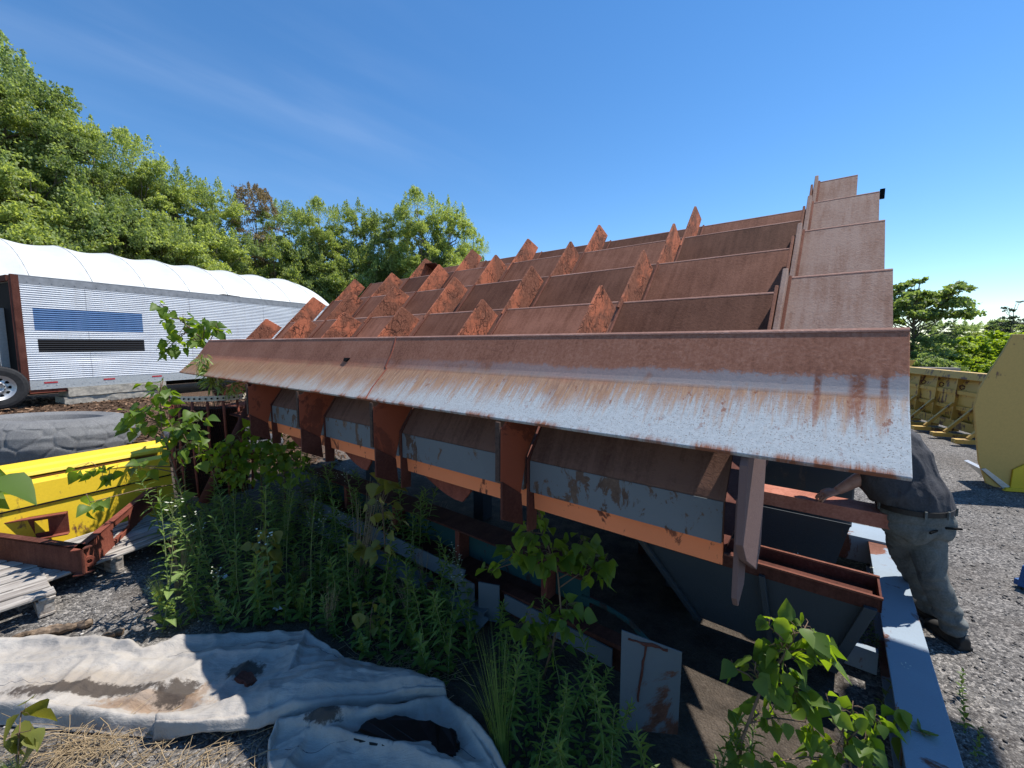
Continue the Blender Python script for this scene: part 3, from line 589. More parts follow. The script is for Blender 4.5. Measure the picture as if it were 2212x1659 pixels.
mb = MB(); mb.slab([q(-0.17, 5.14, 0.312), q(2.6, 5.14, 0.312), q(2.6, 5.14, 1.2), q(-0.17, 5.14, 1.2)], (0, 0.014, 0)); mb.build('plate', M['steelgrey'], t)
mb = MB(); mb.bar(q(-0.16, 5.16, 0.312), q(-0.16, 5.16, 1.2), 0.05, 0.03, up=(0, 1, 0)); mb.build('edge_bar', M['greypaint'], t)
t = mthing('red_channel', 'red oxide steel channel beam under the person\'s outstretched hand', 'steel beam', 0.3, 3.95); q = Q(t)
mb = MB(); pr = [(3.84, 0.905), (4.06, 0.905), (4.06, 0.80), (4.05, 0.80), (4.05, 0.893), (3.85, 0.893), (3.85, 0.80), (3.84, 0.80)]
mb.slab([q(-0.36, *p) for p in pr], (-2.0, 0, 0)); mb.build('channel_bar', M['channel'], t, bevel=0.003)
for a in (0.48, 1.45):
    mb = MB(); mb.bar(q(a, 3.95, 0), q(a, 3.95, 0.893), 0.06, 0.06, up=(0, 1, 0)); mb.build('prop', M['darkrust'], t)

t = mthing('steel_beam', 'rusty beam with dark green web panels lying in the shade, nearest the hoppers', 'steel beam', 3.0, 2.5); q = Q(t)
mb = MB(); mb.bar(q(1.3, 2.53, 0.50), q(5.2, 2.53, 0.50), 0.26, 0.016); mb.bar(q(1.3, 2.53, 0.22), q(5.2, 2.53, 0.22), 0.26, 0.016); mb.build('flange', M['darkrust'], t, bevel=0.002)
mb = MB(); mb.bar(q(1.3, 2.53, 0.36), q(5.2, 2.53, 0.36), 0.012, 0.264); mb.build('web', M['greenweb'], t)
for a in (1.6, 2.5, 3.4, 4.3):
    mb = MB(); mb.bar(q(a, 2.46, 0.228), q(a, 2.46, 0.492), 0.05, 0.12, up=(0, 1, 0)); mb.build('stiffener', M['redrust'], t)
t = mthing('steel_beam', 'flat rusty beam lying lower in front of the green-webbed one', 'steel beam', 3.0, 2.35); q = Q(t)
mb = MB(); mb.bar(q(0.9, 2.335, 0.235), q(5.3, 2.335, 0.235), 0.11, 0.03); mb.bar(q(0.9, 2.335, 0.13), q(5.3, 2.335, 0.13), 0.02, 0.18); mb.build('tee_bar', M['darkrust'], t, bevel=0.002)
t = mthing('steel_skid', 'blue-grey painted steel skid with a bracket, half hidden by weeds below the stack', 'steel skid', 3.0, 2.2); q = Q(t)
mb = MB(); mb.slab([q(2.25, 2.24, 0.30), q(5.2, 2.24, 0.30), q(5.2, 2.20, 0.19), q(2.25, 2.20, 0.19)], (0, 0.012, 0)); mb.build('upper_plate', M['darkblue'], t)
mb = MB(); mb.bar(q(1.95, 2.13, 0.07), q(5.2, 2.13, 0.07), 0.012, 0.10); mb.bar(q(1.95, 2.16, 0.125), q(5.2, 2.16, 0.125), 0.08, 0.012); mb.build('lower_rail', M['darkblue'], t)
mb = MB(); mb.slab([q(2.22, 2.13, 0.32), q(2.05, 2.13, 0.31), q(2.05, 2.13, 0.04), q(2.20, 2.13, 0.02)], (0, 0.012, 0)); mb.slab([q(2.02, 2.15, 0.33), q(1.88, 2.22, 0.32), q(1.88, 2.22, 0.03), q(2.02, 2.15, 0.04)], (0, 0.012, 0)); mb.slab([q(2.2, 2.05, 0.012), q(1.95, 2.05, 0.012), q(1.9, 2.13, 0.10), q(2.2, 2.13, 0.10)], (0, 0.01, 0.0)); mb.build('bracket', M['darkblue'], t)
mb = MB(); mb.slab([q(1.86, 2.26, 0.24), q(1.0, 2.26, 0.22), q(1.0, 2.26, 0.10), q(1.86, 2.26, 0.12)], (0, 0.012, 0)); mb.build('upper_plate', M['darkblue'], t)
t = thing('upright_plate', 'small blue-grey steel plate with a thin rusty weld down it standing among the weeds', 'steel plate', (0.74, 2.06, 0), R(-6))
mb = MB(); mb.slab([(-0.155, 0, 0.0), (0.155, 0, 0.0), (0.150, -0.03, 0.50), (-0.16, -0.03, 0.60)], (0, 0.01, 0)); mb.build('plate', M['darkblue'], t, bevel=0.002)
r5 = random.Random(4); mb = MB(); mb.tube([(-0.125+0.02*i, -0.031, 0.560-0.0052*i+r5.uniform(-.006, .006)) for i in range(11)], [r5.uniform(.004, .011) for _ in range(11)], 6); mb.tube([(-0.035-0.003*i+r5.uniform(-.003, .003), -0.031+0.0016*i, 0.53-0.034*i) for i in range(11)], [r5.uniform(.003, .007) for _ in range(11)], 6); mb.build('weld_mark', M['darkrust'], t)
mb = MB(); p0 = [W(1.30, 2.42, 0.37), W(1.12, 2.42, 0.365), W(0.95, 2.41, 0.34), W(0.80, 2.36, 0.29), W(0.70, 2.29, 0.18), W(0.66, 2.24, 0.0)]
o = mb.tube(p0, 0.017, 10) or mb.build('bent_pipe', M['greenweb'], smooth=True, recalc=False); tag(o, 'thin bent pipe with worn green paint arching over the dark soil', 'pipe')
# ------------------------------------------------------------------ trailer
TD = Vector((0.418, 0.909, 0)).normalized(); TN = Vector((TD.y, -TD.x, 0))        # along, and out of the side we see
TZ = 0.62
TL = Vector((-11.75, 9.98, 0)); t = thing('box_trailer', 'long silver corrugated box trailer with a blue and a black rectangle painted on its side', 'trailer', TL, math.atan2(TD.y, TD.x))
# local: x along, y = back (away from us), z up
ZB, ZT = 0.42+TZ, 3.10+TZ; LEN = 14.8
def corr_mat():
    n = NT('silver_corrugated_side'); c = n.co; X, Y, Z = n.sep(c)
    big = n.noise(n.map(c, (0.5, 0.5, 1.5)), 2.2, 5, 0.6); st = n.noise(n.map(c, (8, 8, 0.5)), 1.0, 4, 0.6)
    col = n.mix(n.rng(big, 0.4, 0.7), (0.66, 0.68, 0.71), (0.56, 0.58, 0.62))
    col = n.mix(n.mul(n.rng(st, 0.55, 0.75), 0.3), col, (0.36, 0.34, 0.32))
    seam = n.math('LESS_THAN', n.math('ABSOLUTE', n.math('SUBTRACT', n.math('FRACT', n.mul(X, 0.41)), 0.5)), 0.004)
    col = n.mix(n.mul(seam, 0.5), col, (0.2, 0.2, 0.22))
    def rect(x0, x1, z0, z1): return n.mul(n.mul(n.math('GREATER_THAN', X, x0), n.math('LESS_THAN', X, x1)), n.mul(n.math('GREATER_THAN', Z, z0), n.math('LESS_THAN', Z, z1)))
    col = n.mix(rect(0.24, 2.41, TZ+1.80, TZ+2.36), col, n.mix(n.rng(st, 0.4, 0.7), (0.085, 0.175, 0.34), (0.11, 0.20, 0.38)))
    col = n.mix(rect(0.27, 2.41, TZ+1.27, TZ+1.59), col, (0.006, 0.006, 0.008))
    return n.fin(col, 0.35, 0.15, None)
M['corr'] = corr_mat()
mb = MB(); nr = 44; amp = 0.02
prof = [(-0.002-amp*(0, 0.25, 1.0, 0.8)[i % 4], ZB+0.16+(ZT-0.18-ZB-0.16)*i/(nr*4)) for i in range(nr*4+1)]
dent = lambda x, z: 0.028*math.exp(-((x-1.3)/0.6)**2-((z-TZ-1.15)/0.14)**2)+0.035*math.exp(-((x-4.15)/0.35)**2-((z-TZ-0.78)/0.14)**2)+0.02*math.exp(-((x-7.2)/1.2)**2-((z-TZ-1.9)/0.5)**2)
xs = list(np.linspace(0.05, 6, 40))+list(np.linspace(6.3, LEN, 20))
vs = [(x, y+dent(x, z), z) for (y, z) in prof for x in xs]; nx = len(xs)
mb.add(vs, [(j*nx+i, j*nx+i+1, (j+1)*nx+i+1, (j+1)*nx+i) for j in range(len(prof)-1) for i in range(nx-1)])
mb.build('corrugated_side', M['corr'], t)
mb = MB(); mb.box((LEN/2, 1.25, (ZB+ZT)/2), (LEN-0.02, 2.46, ZT-ZB-0.04)); mb.build('body', M['alu'], t)
mb = MB(); mb.box((LEN/2, -0.012, ZT-0.09), (LEN, 0.02, 0.19)); mb.box((LEN/2, 1.25, ZT+0.012), (LEN, 2.55, 0.02)); 
for i in range(70): mb.box((0.2+i*0.21, -0.024, ZT-0.13), (0.02, 0.008, 0.02))
mb.build('top_rail', simple('grey_rail', (0.23, 0.24, 0.26), 0.5, 0.2), t)
mb = MB(); mb.box((LEN/2, -0.014, ZB+0.075), (LEN, 0.022, 0.17)); mb.box((LEN/2, 0.0, ZB-0.035), (LEN, 0.05, 0.05)); 
for i in range(90): mb.box((0.2+i*0.16, -0.027, ZB+0.03), (0.022, 0.008, 0.022))
mb.build('bottom_rail', M['alu'], t)
for x in (0.42, 1.55, 2.65, 4.4, 6.4, 9.0):
    mb = MB(); mb.box((x, -0.03, ZB+0.1), (0.24, 0.006, 0.04)); mb.build('red_reflector', simple('red_reflector', (0.4, 0.03, 0.04), 0.4), t)
mb = MB(); mb.box((0.55, 0.03, ZB-0.10), (1.0, 0.06, 0.10)); mb.build('rusty_underframe', M['redrust'], t)
mb = MB(); mb.box((LEN/2, 1.25, ZB-0.14), (LEN-0.5, 1.0, 0.2)); mb.build('chassis', M['black'], t)
mb = MB(); mb.bar((0.0, 0.02, ZB-0.1), (0.0, 0.02, ZT+0.02), 0.13, 0.09, up=(0, 1, 0)); mb.build('corner_post', M['darkrust'], t, bevel=0.005)
mb = MB(); mb.bar((-0.045, 0.10, ZB-0.1), (-0.045, 0.10, ZT), 0.045, 0.05, up=(0, 1, 0)); mb.build('corner_strip', M['redrust'], t, bevel=0.004)
mb = MB(); mb.box((-0.03, 1.4, ZT-0.06), (0.1, 2.4, 0.14)); mb.box((-0.03, 1.4, ZB+0.02), (0.1, 2.4, 0.14)); mb.build('end_frame', M['darkrust'], t)
mb = MB(); mb.box((-0.005, 1.4, (ZB+ZT)/2), (0.03, 2.3, ZT-ZB-0.3)); mb.build('end_door', M['black'], t)
mb = MB(); mb.bar((-0.1, 0.72, ZB+0.35), (-0.1, 0.72, ZT-0.75), 0.14, 0.05, up=(0, 1, 0)); mb.build('lock_bar', M['alu'], t)
mb = MB(); mb.box((5.0, 0.1, ZT+0.035), (0.55, 0.25, 0.02), (0, 0.05, 0)); mb.build('loose_roof_sheet', M['black'], t)
for z, l in ((0, 'lower'), (1, 'upper')):
    c = TL+TD*(1.72+0.06*z)-TN*(0.28-0.03*z); c.z = 0.50+z*0.245
    o = thing('concrete_block', 'rough pale concrete block, %s of the two lying under the trailer' % l, 'block', c, math.atan2(TD.y, TD.x), 'concrete blocks under the trailer')
    mb = MB(); r2 = random.Random(5+z)
    def fn(u, v):
        # closed tube section around x
        ang = v*4; k = int(ang) % 4; f = ang-int(ang); h0, w0 = 0.115, 0.3
        y, zz = [(-w0+2*w0*f, -h0), (w0, -h0+2*h0*f), (w0-2*w0*f, h0), (-w0, h0-2*h0*f)][k]
        p = Vector(((u-0.5)*2.15, y, zz+0.115)); d = mnoise.noise(p*3+Vector((z*9, 0, 0)))*0.02+mnoise.noise(p*9)*0.008
        return p+Vector((d*2, d, d*0.7 if 0.01 < zz+0.115 < 0.22 else d*0.35))
    mb.grid(fn, 50, 40); mb.slab([fn(0, v/40) for v in range(40)], (0.002, 0, 0)); mb.slab([fn(1, v/40) for v in range(40)], (-0.002, 0, 0))
    mb.build('block', M['concrete'], o)

def wheel(name, label, c, axis_rz, r, w, tilt=0.0):
    t = thing(name, label, 'wheel', c, 0, rot=(R(90)+tilt, 0, axis_rz))
    mb = MB(); ri = r*0.58
    mb.lathe([(ri, -w/2), (r*0.80, -w*0.55), (r*0.93, -w*0.5), (r, -w*0.38), (r, w*0.38), (r*0.93, w*0.5), (r*0.80, w*0.55), (ri, w/2), (ri*0.96, 0)], 40, closed=True)
    for i in range(60):
        a = 6.283*i/60; mb.box((math.cos(a)*r*0.995, math.sin(a)*r*0.995, w*0.26), (0.014, 0.02, w*0.3), (0, 0, a)); mb.box((math.cos(a)*r*0.995, math.sin(a)*r*0.995, -w*0.26), (0.014, 0.02, w*0.3), (0, 0, a))
    mb.build('tyre', M['rubber'], t, smooth=False)
    mb = MB(); mb.lathe([(ri*1.02, w/2), (ri*0.97, w*0.46), (ri*0.9, w*0.36), (ri*0.84, w*0.30), (ri*0.50, w*0.22), (ri*0.46, w*0.34), (ri*0.33, w*0.36), (ri*0.30, w*0.12), (0.001, w*0.12)], 40)
    rim = mb.build('rim', M['alu'], t, smooth=True)
    for i in range(10):
        a = 6.283*i/10; mb = MB(); mb.lathe([(0.034, 0), (0.034, 0.006), (0.0, 0.0065)], 12, (math.cos(a)*ri*0.70, math.sin(a)*ri*0.70, w*0.262)); mb.build('hand_hole', M['black'], rim)
        mb = MB(); mb.lathe([(0.013, 0), (0.013, 0.03), (0.0, 0.032)], 6, (math.cos(a+.3)*ri*0.40, math.sin(a+.3)*ri*0.40, w*0.34)); mb.build('wheel_nut', M['rubber'], rim)
    return t
wc = TL-TD*0.55+TN*0.30
wheel('truck_wheel', 'truck wheel with a pale dished rim parked at the corner of the silver trailer', (wc.x, wc.y, TZ+0.49), math.atan2(TD.y, TD.x), 0.49, 0.28)

# ------------------------------------------------------------------ white fabric hangar behind
t = thing('fabric_building', 'long white fabric tunnel building with ribs, behind the silver trailer', 'building', (-25.2, 18.0, 0), math.atan2(0.893, 0.45))
HZ = 7.0; RW = 6.4; BL = 18.6
def tent_mat():
    n = NT('white_fabric'); c = n.coo(); f = n.noise(c, 0.9, 5, 0.6); g = n.noise(n.map(c, (1, 1, 1)), 9, 5, 0.7)
    col = n.mix(n.rng(f, 0.4, 0.7), (0.52, 0.53, 0.525), (0.46, 0.47, 0.465)); col = n.mix(n.mul(n.rng(g, 0.5, 0.72), 0.25), col, (0.5, 0.5, 0.47))
    return n.fin(col, 0.55, None, g, 0.02, 0.2)
def tentp(u, v):
    x = -6+(BL+6)*u; bay = 1.95; fr = (x/bay) % 1.0; sag = math.sin(fr*math.pi)**1.15
    th = math.pi*(0.0+v); cz = max(0.0, math.sin(th)); s_ = 1.0
    if u > 0.90: s_ = math.sqrt(max(0.0, 1-((u-0.90)/0.10)**2*0.82))
    r_ = (1-0.020*sag)
    return Vector((x, -RW*math.cos(th)*r_*(0.55+0.45*s_), (HZ*cz**0.85*r_)*(0.35+0.65*s_)))
mb = MB(); mb.grid(tentp, 170, 40); mb.build('fabric_cover', tent_mat(), t, smooth=True)
mb = MB()
for i in range(-3, 10):
    x = i*1.95; u = (x+6)/(BL+6)
    if 0 <= u <= 1: mb.tube([tentp(u, v/30)*1.0 for v in range(31)], 0.018, 6)
mb.build('rib', simple('white_rib', (0.5, 0.51, 0.505), 0.6), t, smooth=True)

# ------------------------------------------------------------------ tyres
def big_tyre():
    c = Vector((-8.05, 7.1, gz(-7.2, 6.4)-0.06)); t = thing('loader_tyre', 'huge worn grey loader tyre lying on its side behind the yellow trough', 'tyre', c, R(20), rot=(R(-3), R(3), R(20)))
    n = NT('worn_grey_rubber'); cc = n.coo(); f = n.noise(cc, 5, 6, 0.65); g = n.noise(cc, 60, 4, 0.6)
    col = n.ramp(n.add(n.mul(f, 0.35), n.mul(g, 0.65)), [(0.3, (0.10, 0.10, 0.102)), (0.5, (0.145, 0.145, 0.147)), (0.72, (0.22, 0.218, 0.212))])
    mat = n.fin(col, 0.8, None, g, 0.004, 0.4, spec=0.2)
    cells = [(random.Random(i).uniform(0, 6.283), random.Random(i+500).uniform(0.0, 1.0)) for i in range(110)]
    def fn(u, v):
        a = u*6.28318; s = v                                # v from lower bead round the tread to the upper bead
        pr = [(0.62, 0.06), (0.80, 0.0), (0.98, 0.03), (1.10, 0.12), (1.18, 0.30), (1.20, 0.5), (1.175, 0.70), (1.09, 0.86), (0.96, 0.95), (0.80, 0.98), (0.66, 0.93), (0.60, 0.80)]
        k = s*(len(pr)-1); i = min(int(k), len(pr)-2); f_ = k-i; f_ = f_*f_*(3-2*f_)*0.5+f_*0.5
        r = pr[i][0]*(1-f_)+pr[i+1][0]*f_; z = pr[i][1]*(1-f_)+pr[i+1][1]*f_
        if 0.9 < r:
            P_ = Vector((1.2*math.cos(a), 1.2*math.sin(a), z))*3.6; dd = mnoise.voronoi(P_)[0]; groove = 1-sstep((dd[1]-dd[0])/0.15); r -= 0.017*groove
            dx = abs(((a*1.2/0.27) % 1)-0.5)*2
            if z < 0.17: r -= 0.08*sstep((dx-0.4)/0.3)*(0.17-z)/0.17
            r += 0.012*mnoise.noise((math.cos(a)*4, math.sin(a)*4, z*5))
        return Vector((r*math.cos(a)*0.97, r*math.sin(a)*0.97, z*0.86))
    mb = MB(); mb.grid(fn, 440, 90); mb.build('carcass', mat, t, smooth=True)
big_tyre()
def flat_tyre(c, r, w, rot, label):
    t = thing('old_tyre', label, 'tyre', c, rot=rot); mb = MB()
    mb.lathe([(r*0.60, 0.02), (r*0.85, 0), (r*0.97, w*0.12), (r, w*0.3), (r, w*0.7), (r*0.97, w*0.88), (r*0.85, w), (r*0.62, w*0.95), (r*0.58, w*0.8), (r*0.78, w*0.7), (r*0.8, w*0.3), (r*0.58, w*0.12)], 48, closed=True)
    mb.build('carcass', simple('faded_rubber', (0.075, 0.075, 0.08), 0.75, 0.3, 12, bump=0.3, spec=0.25), t, smooth=True)
flat_tyre((-5.6, 7.75, gz(-5.6, 7.6)-0.03), 0.80, 0.34, (R(6), R(-4), 0), 'smaller black tyre lying flat behind the right end of the yellow trough')
flat_tyre((-4.75, 7.3, gz(-4.75, 7.3)-0.05), 0.55, 0.26, (R(-5), R(8), 0), 'small grey tyre lying flat near the mesh drum')

# ------------------------------------------------------------------ yellow trough, frame, pallets
yd = Vector((0.49, 0.872, 0)); t = thing('yellow_trough', 'bright yellow open steel trough lying beside the rusty frame', 'steel trough', (-4.75, 4.0, 0), math.atan2(yd.y, yd.x))
# local x along (away), y to the left, z up
mb = MB(); prn = [(0.02, 0.02), (0.10, 0.70), (0.22, 0.72), (0.22, 0.705), (0.115, 0.685), (0.035, 0.02)]
mb.slab([(-1.6, y, z) for y, z in prn], (2.75, 0, 0)); mb.build('near_wall', M['yellow'], t, bevel=0.004)
mb = MB(); mb.box((-0.225, 0.066, 0.48), (2.75, 0.02, 0.012)); mb.build('panel_joint', M['black'], t)
mb = MB(); mb.slab([(-1.6, 0.16, 0.45), (-1.6, 0.50, 0.45), (-1.6, 0.50, 0.68), (-1.6, 0.485, 0.68), (-1.6, 0.485, 0.465), (-1.6, 0.16, 0.465)], (2.75, 0, 0)); mb.build('slot_floor', M['slot'], t)
mb = MB(); mb.slab([(-1.6, y, z) for y, z in ((0.48, 0.70), (0.50, 0.735), (0.62, 0.755), (0.62, 0.02), (0.605, 0.02), (0.605, 0.72), (0.51, 0.70))], (2.85, 0, 0)); mb.build('far_rail', M['yellow'], t, bevel=0.003)
mb = MB(); mb.slab([(-1.6, y, z) for y, z in ((0.63, 0.74), (0.65, 0.775), (0.82, 0.80), (0.82, 0.02), (0.80, 0.02), (0.80, 0.77), (0.66, 0.755))], (3.0, 0, 0)); mb.build('far_rail', M['yellow'], t, bevel=0.003)
mb = MB(); mb.slab([(1.15, 0.04, 0.02), (1.15, 0.12, 0.68), (1.15, 0.48, 0.66), (1.15, 0.48, 0.02)], (0.012, 0, 0)); mb.build('end_plate', M['yellow'], t)

t = thing('rusty_channel_frame', 'rusty orange channel steel frame with oblong holes lying across the grey pallet', 'steel frame', (-4.2, 3.9, 0.15))
o0 = Vector((-4.2, 3.9, 0.15)); A_, B_, C_, D_ = (Vector(p)-Vector((o0.x, o0.y, 0)) for p in ((-3.62, 3.34, 0), (-4.36, 5.0, 0), (-4.85, 4.75, 0), (-5.6, 3.78, 0)))
def chan(p, q, h, name, mat, holes=False, z0=0.0):
    d = (q-p).normalized(); inn = Vector((-d.y, d.x, 0)); mb = MB(); ln = (q-p).length; th = 0.012; fl = 0.075
    if holes:
        xs_ = [0, ln*0.42, ln*0.62, ln]
        def blk(x0, x1, z0_, z1_): mb.slab([p+d*x0+Vector((0, 0, z0_)), p+d*x1+Vector((0, 0, z0_)), p+d*x1+Vector((0, 0, z1_)), p+d*x0+Vector((0, 0, z1_))], inn*th)
        x1, x2 = ln*0.30, ln*0.50
        blk(0, x1, 0, h); blk(x2, ln, 0, h); blk(x1, x2, 0, h*0.22); blk(x1, x2, h*0.78, h)
    else: mb.slab([p, q, q+Vector((0, 0, h)), p+Vector((0, 0, h))], inn*th)
    for z in (0.0, h-th): mb.slab([p+Vector((0, 0, z)), q+Vector((0, 0, z)), q+inn*fl+Vector((0, 0, z)), p+inn*fl+Vector((0, 0, z))], (0, 0, th))
    return mb.build(name, mat, t, bevel=0.002)
chan(A_, B_, 0.23, 'side_rail', M['redrust'], True)
chan(D_, A_, 0.23, 'side_rail', M['darkrust'])
chan(B_, C_, 0.23, 'side_rail', M['darkrust'])
chan(C_+Vector((0.25, -0.6, 0)), D_+Vector((0.6, 0.1, 0)), 0.23, 'side_rail', M['redrust'], True)
mb = MB(); mb.lathe([(0.045, 0), (0.045, 0.02), (0.02, 0.02), (0.02, 0.0)], 14, A_+Vector((-0.03, 0.07, 0.09)), (0, R(90), R(-24))); mb.build('bolt_boss', M['redrust'], t)

def pallet(label, c, rz, lx, ly, z0=0.0, tilt=(0, 0)):
    t = thing('wooden_pallet', label, 'pallet', c, rot=(tilt[0], tilt[1], rz)); r2 = random.Random(int(c[0]*100))
    nb = 8
    for i in range(nb):                                     # deck boards run along local y
        x = -lx/2+lx*(i+0.5)/nb; mb = MB(); mb.box((x+r2.uniform(-.006, .006), r2.uniform(-.01, .01), 0.148+r2.uniform(-.002, .002)), (lx/nb*r2.uniform(0.74, 0.86), ly, 0.019), (r2.uniform(-.01, .01), r2.uniform(-.012, .012), r2.uniform(-.012, .012)))
        mb.build('deck_board', M['deckwood'], t, bevel=0.003)
    for i in (-1, 0, 1):
        mb = MB(); mb.box((0, i*(ly/2-0.04), 0.127), (lx, 0.09, 0.02)); 
        for k in (-1, 0, 1): mb.box((k*(lx/2-0.07), i*(ly/2-0.05), 0.068), (0.12, 0.095, 0.096))
        mb.box((0, i*(ly/2-0.05), 0.01), (lx, 0.09, 0.019)); mb.build('stringer', M['wood'], t, bevel=0.003)
    return t
cA = Vector((-3.55, 3.05, 0)); e1 = Vector((-0.82, 0.57, 0)).normalized(); e2 = Vector((-0.57, -0.82, 0)).normalized()
ca = cA+e1*0.7+e2*0.55
pallet('weathered grey pallet with close boards, at the edge of the tarp', (ca.x, ca.y, 0.015), math.atan2(e1.y, e1.x), 1.4, 1.1)
f1 = Vector((0.40, 0.916, 0)).normalized(); f2 = Vector((-0.916, 0.40, 0)).normalized(); cb = Vector((-3.93, 3.18, 0))+f1*0.55+f2*0.35
pallet('weathered grey pallet with gaps between its boards, under the rusty frame', (cb.x, cb.y, 0.0), math.atan2(f2.y, f2.x), 0.85, 1.25)

def log(label, p, q, r, seed):
    p = Vector(p); q = Vector(q); mb = MB(); r2 = random.Random(seed); k = 12
    pts = [p.lerp(q, i/k)+Vector((r2.uniform(-.008, .008), r2.uniform(-.008, .008), r2.uniform(0, .008))) for i in range(k+1)]
    mb.tube(pts, [r*(0.6+0.5*r2.random()) for _ in pts], 8); o = mb.build('rotten_log', M['oldwood'], smooth=False); tag(o, label, 'log')
log('dark rotten branch on the gravel between the pallets and the tarp', at_z(200, 1345, .03), at_z(115, 1362, .03)-Vector((0.1, 0.05, 0)), 0.032, 1)
log('split weathered stick on the gravel right at the upper edge of the tarp', at_z(262, 1366, .025), at_z(170, 1392, .02), 0.022, 2)
log('long thin rotten stick on the gravel below the close-boarded pallet', at_z(130, 1352, .02), at_z(30, 1378, .02), 0.02, 3)

# ------------------------------------------------------------------ mesh drum at the far end of the stack, and a leaning post
t = thing('mesh_drum', 'rusty half round mesh screen with dark red ribs and a pale punched rim', 'screen drum', (-3.68, 5.06, 0.0))
def arc(a, r=0.44, z=0.0): return Vector((r*math.cos(a), 0.75*r*math.sin(a), z))
a0, a1 = R(-175), R(-5); Z0, Z1 = 0.30, 1.44
mb = MB(); K = 30
for i in range(K):
    p, q = arc(a0+(a1-a0)*i/K), arc(a0+(a1-a0)*(i+1)/K); mb.slab([p+Vector((0, 0, Z1)), q+Vector((0, 0, Z1)), q+Vector((0, 0, Z1+0.06)), p+Vector((0, 0, Z1+0.06))], p*0.012)
mb.build('rim_band', simple('pale_band', (0.55, 0.49, 0.40), 0.7, 0.2), t)
mb = MB()
for i in range(22):
    a = a0+(a1-a0)*(i+.5)/22; p = arc(a, 0.452, Z1+0.03); mb.lathe([(0.011, 0), (0.011, 0.006), (0, 0.006)], 8, p, (R(90), 0, a+R(90)))
mb.build('rim_hole', M['black'], t)
for i in range(9):
    a = a0+(a1-a0)*i/8; mb = MB(); mb.tube([arc(a, 0.44+0.03*math.sin(k/6*math.pi), Z0+(Z1-Z0)*k/6) for k in range(7)], 0.014, 6); mb.build('rib', M['redrust'], t, smooth=True)
mb = MB(); NM_ = 70
for i in range(NM_):
    a = a0+(a1-a0)*i/NM_
    for sgn in (1, -1):
        pts = [arc(a+sgn*(k/6)*0.55, 0.43, Z0+(Z1-Z0)*k/6) for k in range(7) if a0 <= a+sgn*(k/6)*0.55 <= a1]
        if len(pts) > 1: mb.tube(pts, 0.002, 3, caps=False)
mb.build('wire_mesh', M['darkrust'], t)
mb = MB(); mb.slab([arc(a0+(a1-a0)*i/20, 0.39, Z0) for i in range(21)], (0, 0, Z1-Z0-0.1)); mb.build('inner_drum', M['black'], t)
mb = MB(); p = at_d(545, 868, 4.75); q = at_d(440, 1085, 4.3); q.z = max(q.z, 0.0); mb.tube([q, q.lerp(p, .5)+Vector((0.01, 0, 0.01)), p], [0.056, 0.053, 0.05], 12)
tag(mb.build('leaning_post', M['darkrust'], smooth=True), 'dark rusty round post leaning against the far end of the stack', 'post')

# ------------------------------------------------------------------ right: plough, bucket, blue machine corner
pl0 = Vector((11.15, 11.9, 0)); pl1 = Vector((10.0, 8.6, 0)); pdv = (pl1-pl0).normalized(); t = thing('snow_plough', 'weathered yellow plough blade seen from its ribbed back, rust stained', 'plough', pl0, math.atan2(pdv.y, pdv.x))
# local x along toward us, y: left of that = away; our side is -y
PLN = 4.6
mb = MB(); prp = [(0.30, 0.12), (0.12, 0.35), (0.03, 0.7), (0.05, 1.05), (0.16, 1.38), (0.19, 1.38), (0.085, 1.05), (0.065, 0.7), (0.15, 0.36), (0.33, 0.14)]
mb.slab([(-0.6, y, z) for y, z in prp], (PLN, 0, 0)); mb.build('mouldboard', M['yellowold'], t)
mb = MB(); mb.slab([(-0.6, y, z) for y, z in ((-0.02, 1.30), (0.02, 1.46), (0.20, 1.46), (0.20, 1.36), (0.06, 1.28))], (PLN, 0, 0)); mb.build('top_beam', M['yellowold'], t, bevel=0.005)
for z in (0.98, 0.62): 
    mb = MB(); mb.box((PLN/2-0.6, 0.03, z), (PLN, 0.05, 0.09)); mb.build('stiffener', M['yellowold'], t, bevel=0.004)
mb = MB(); mb.slab([(-0.6, -0.05, 0.14), (-0.6, 0.2, 0.14), (-0.6, 0.2, 0.30), (-0.6, -0.05, 0.34)], (PLN, 0, 0)); mb.build('lower_beam', M['yellowold'], t, bevel=0.005)
for x in np.linspace(-0.5, PLN-0.7, 7):
    mb = MB(); mb.slab([(x, 0.0, 0.12), (x, -0.06, 0.3), (x, -0.03, 0.7), (x, 0.0, 1.3), (x, 0.12, 1.36), (x, 0.2, 0.2)], (0.022, 0, 0)); mb.build('rib', M['yellowold'], t)
    mb = MB(); mb.bar((x+0.01, -0.04, 0.72), (x+0.01, -0.52, 0.16), 0.06, 0.06); mb.build('brace', M['yellowold'], t, bevel=0.003)
    mb = MB(); mb.box((x+0.01, -0.58, 0.10), (0.14, 0.34, 0.09)); mb.bar((x+0.01, 0.1, 0.1), (x+0.01, -0.5, 0.08), 0.07, 0.07); mb.build('foot', M['yellowold'], t, bevel=0.004)
    mb = MB(); mb.tube([Vector((x+0.25, -0.035+0.045*math.cos(s), 1.12+0.05*math.sin(s))) for s in np.linspace(0, 6.0, 9)], 0.012, 5); mb.build('ring', M['darkrust'], t)
mb = MB(); mb.slab([(-0.62, 0.0, 1.40), (-0.62, 0.5, 1.42), (-0.62, 0.62, 1.62), (-0.62, 0.15, 1.60)], (0.03, 0, 0)); mb.build('end_wing', M['yellowold'], t)

t = thing('loader_bucket', 'yellow loader bucket seen from its flat side, coloured with a shaded tone and sunlit foot', 'bucket', (7.0, 5.8, 0), R(-14))
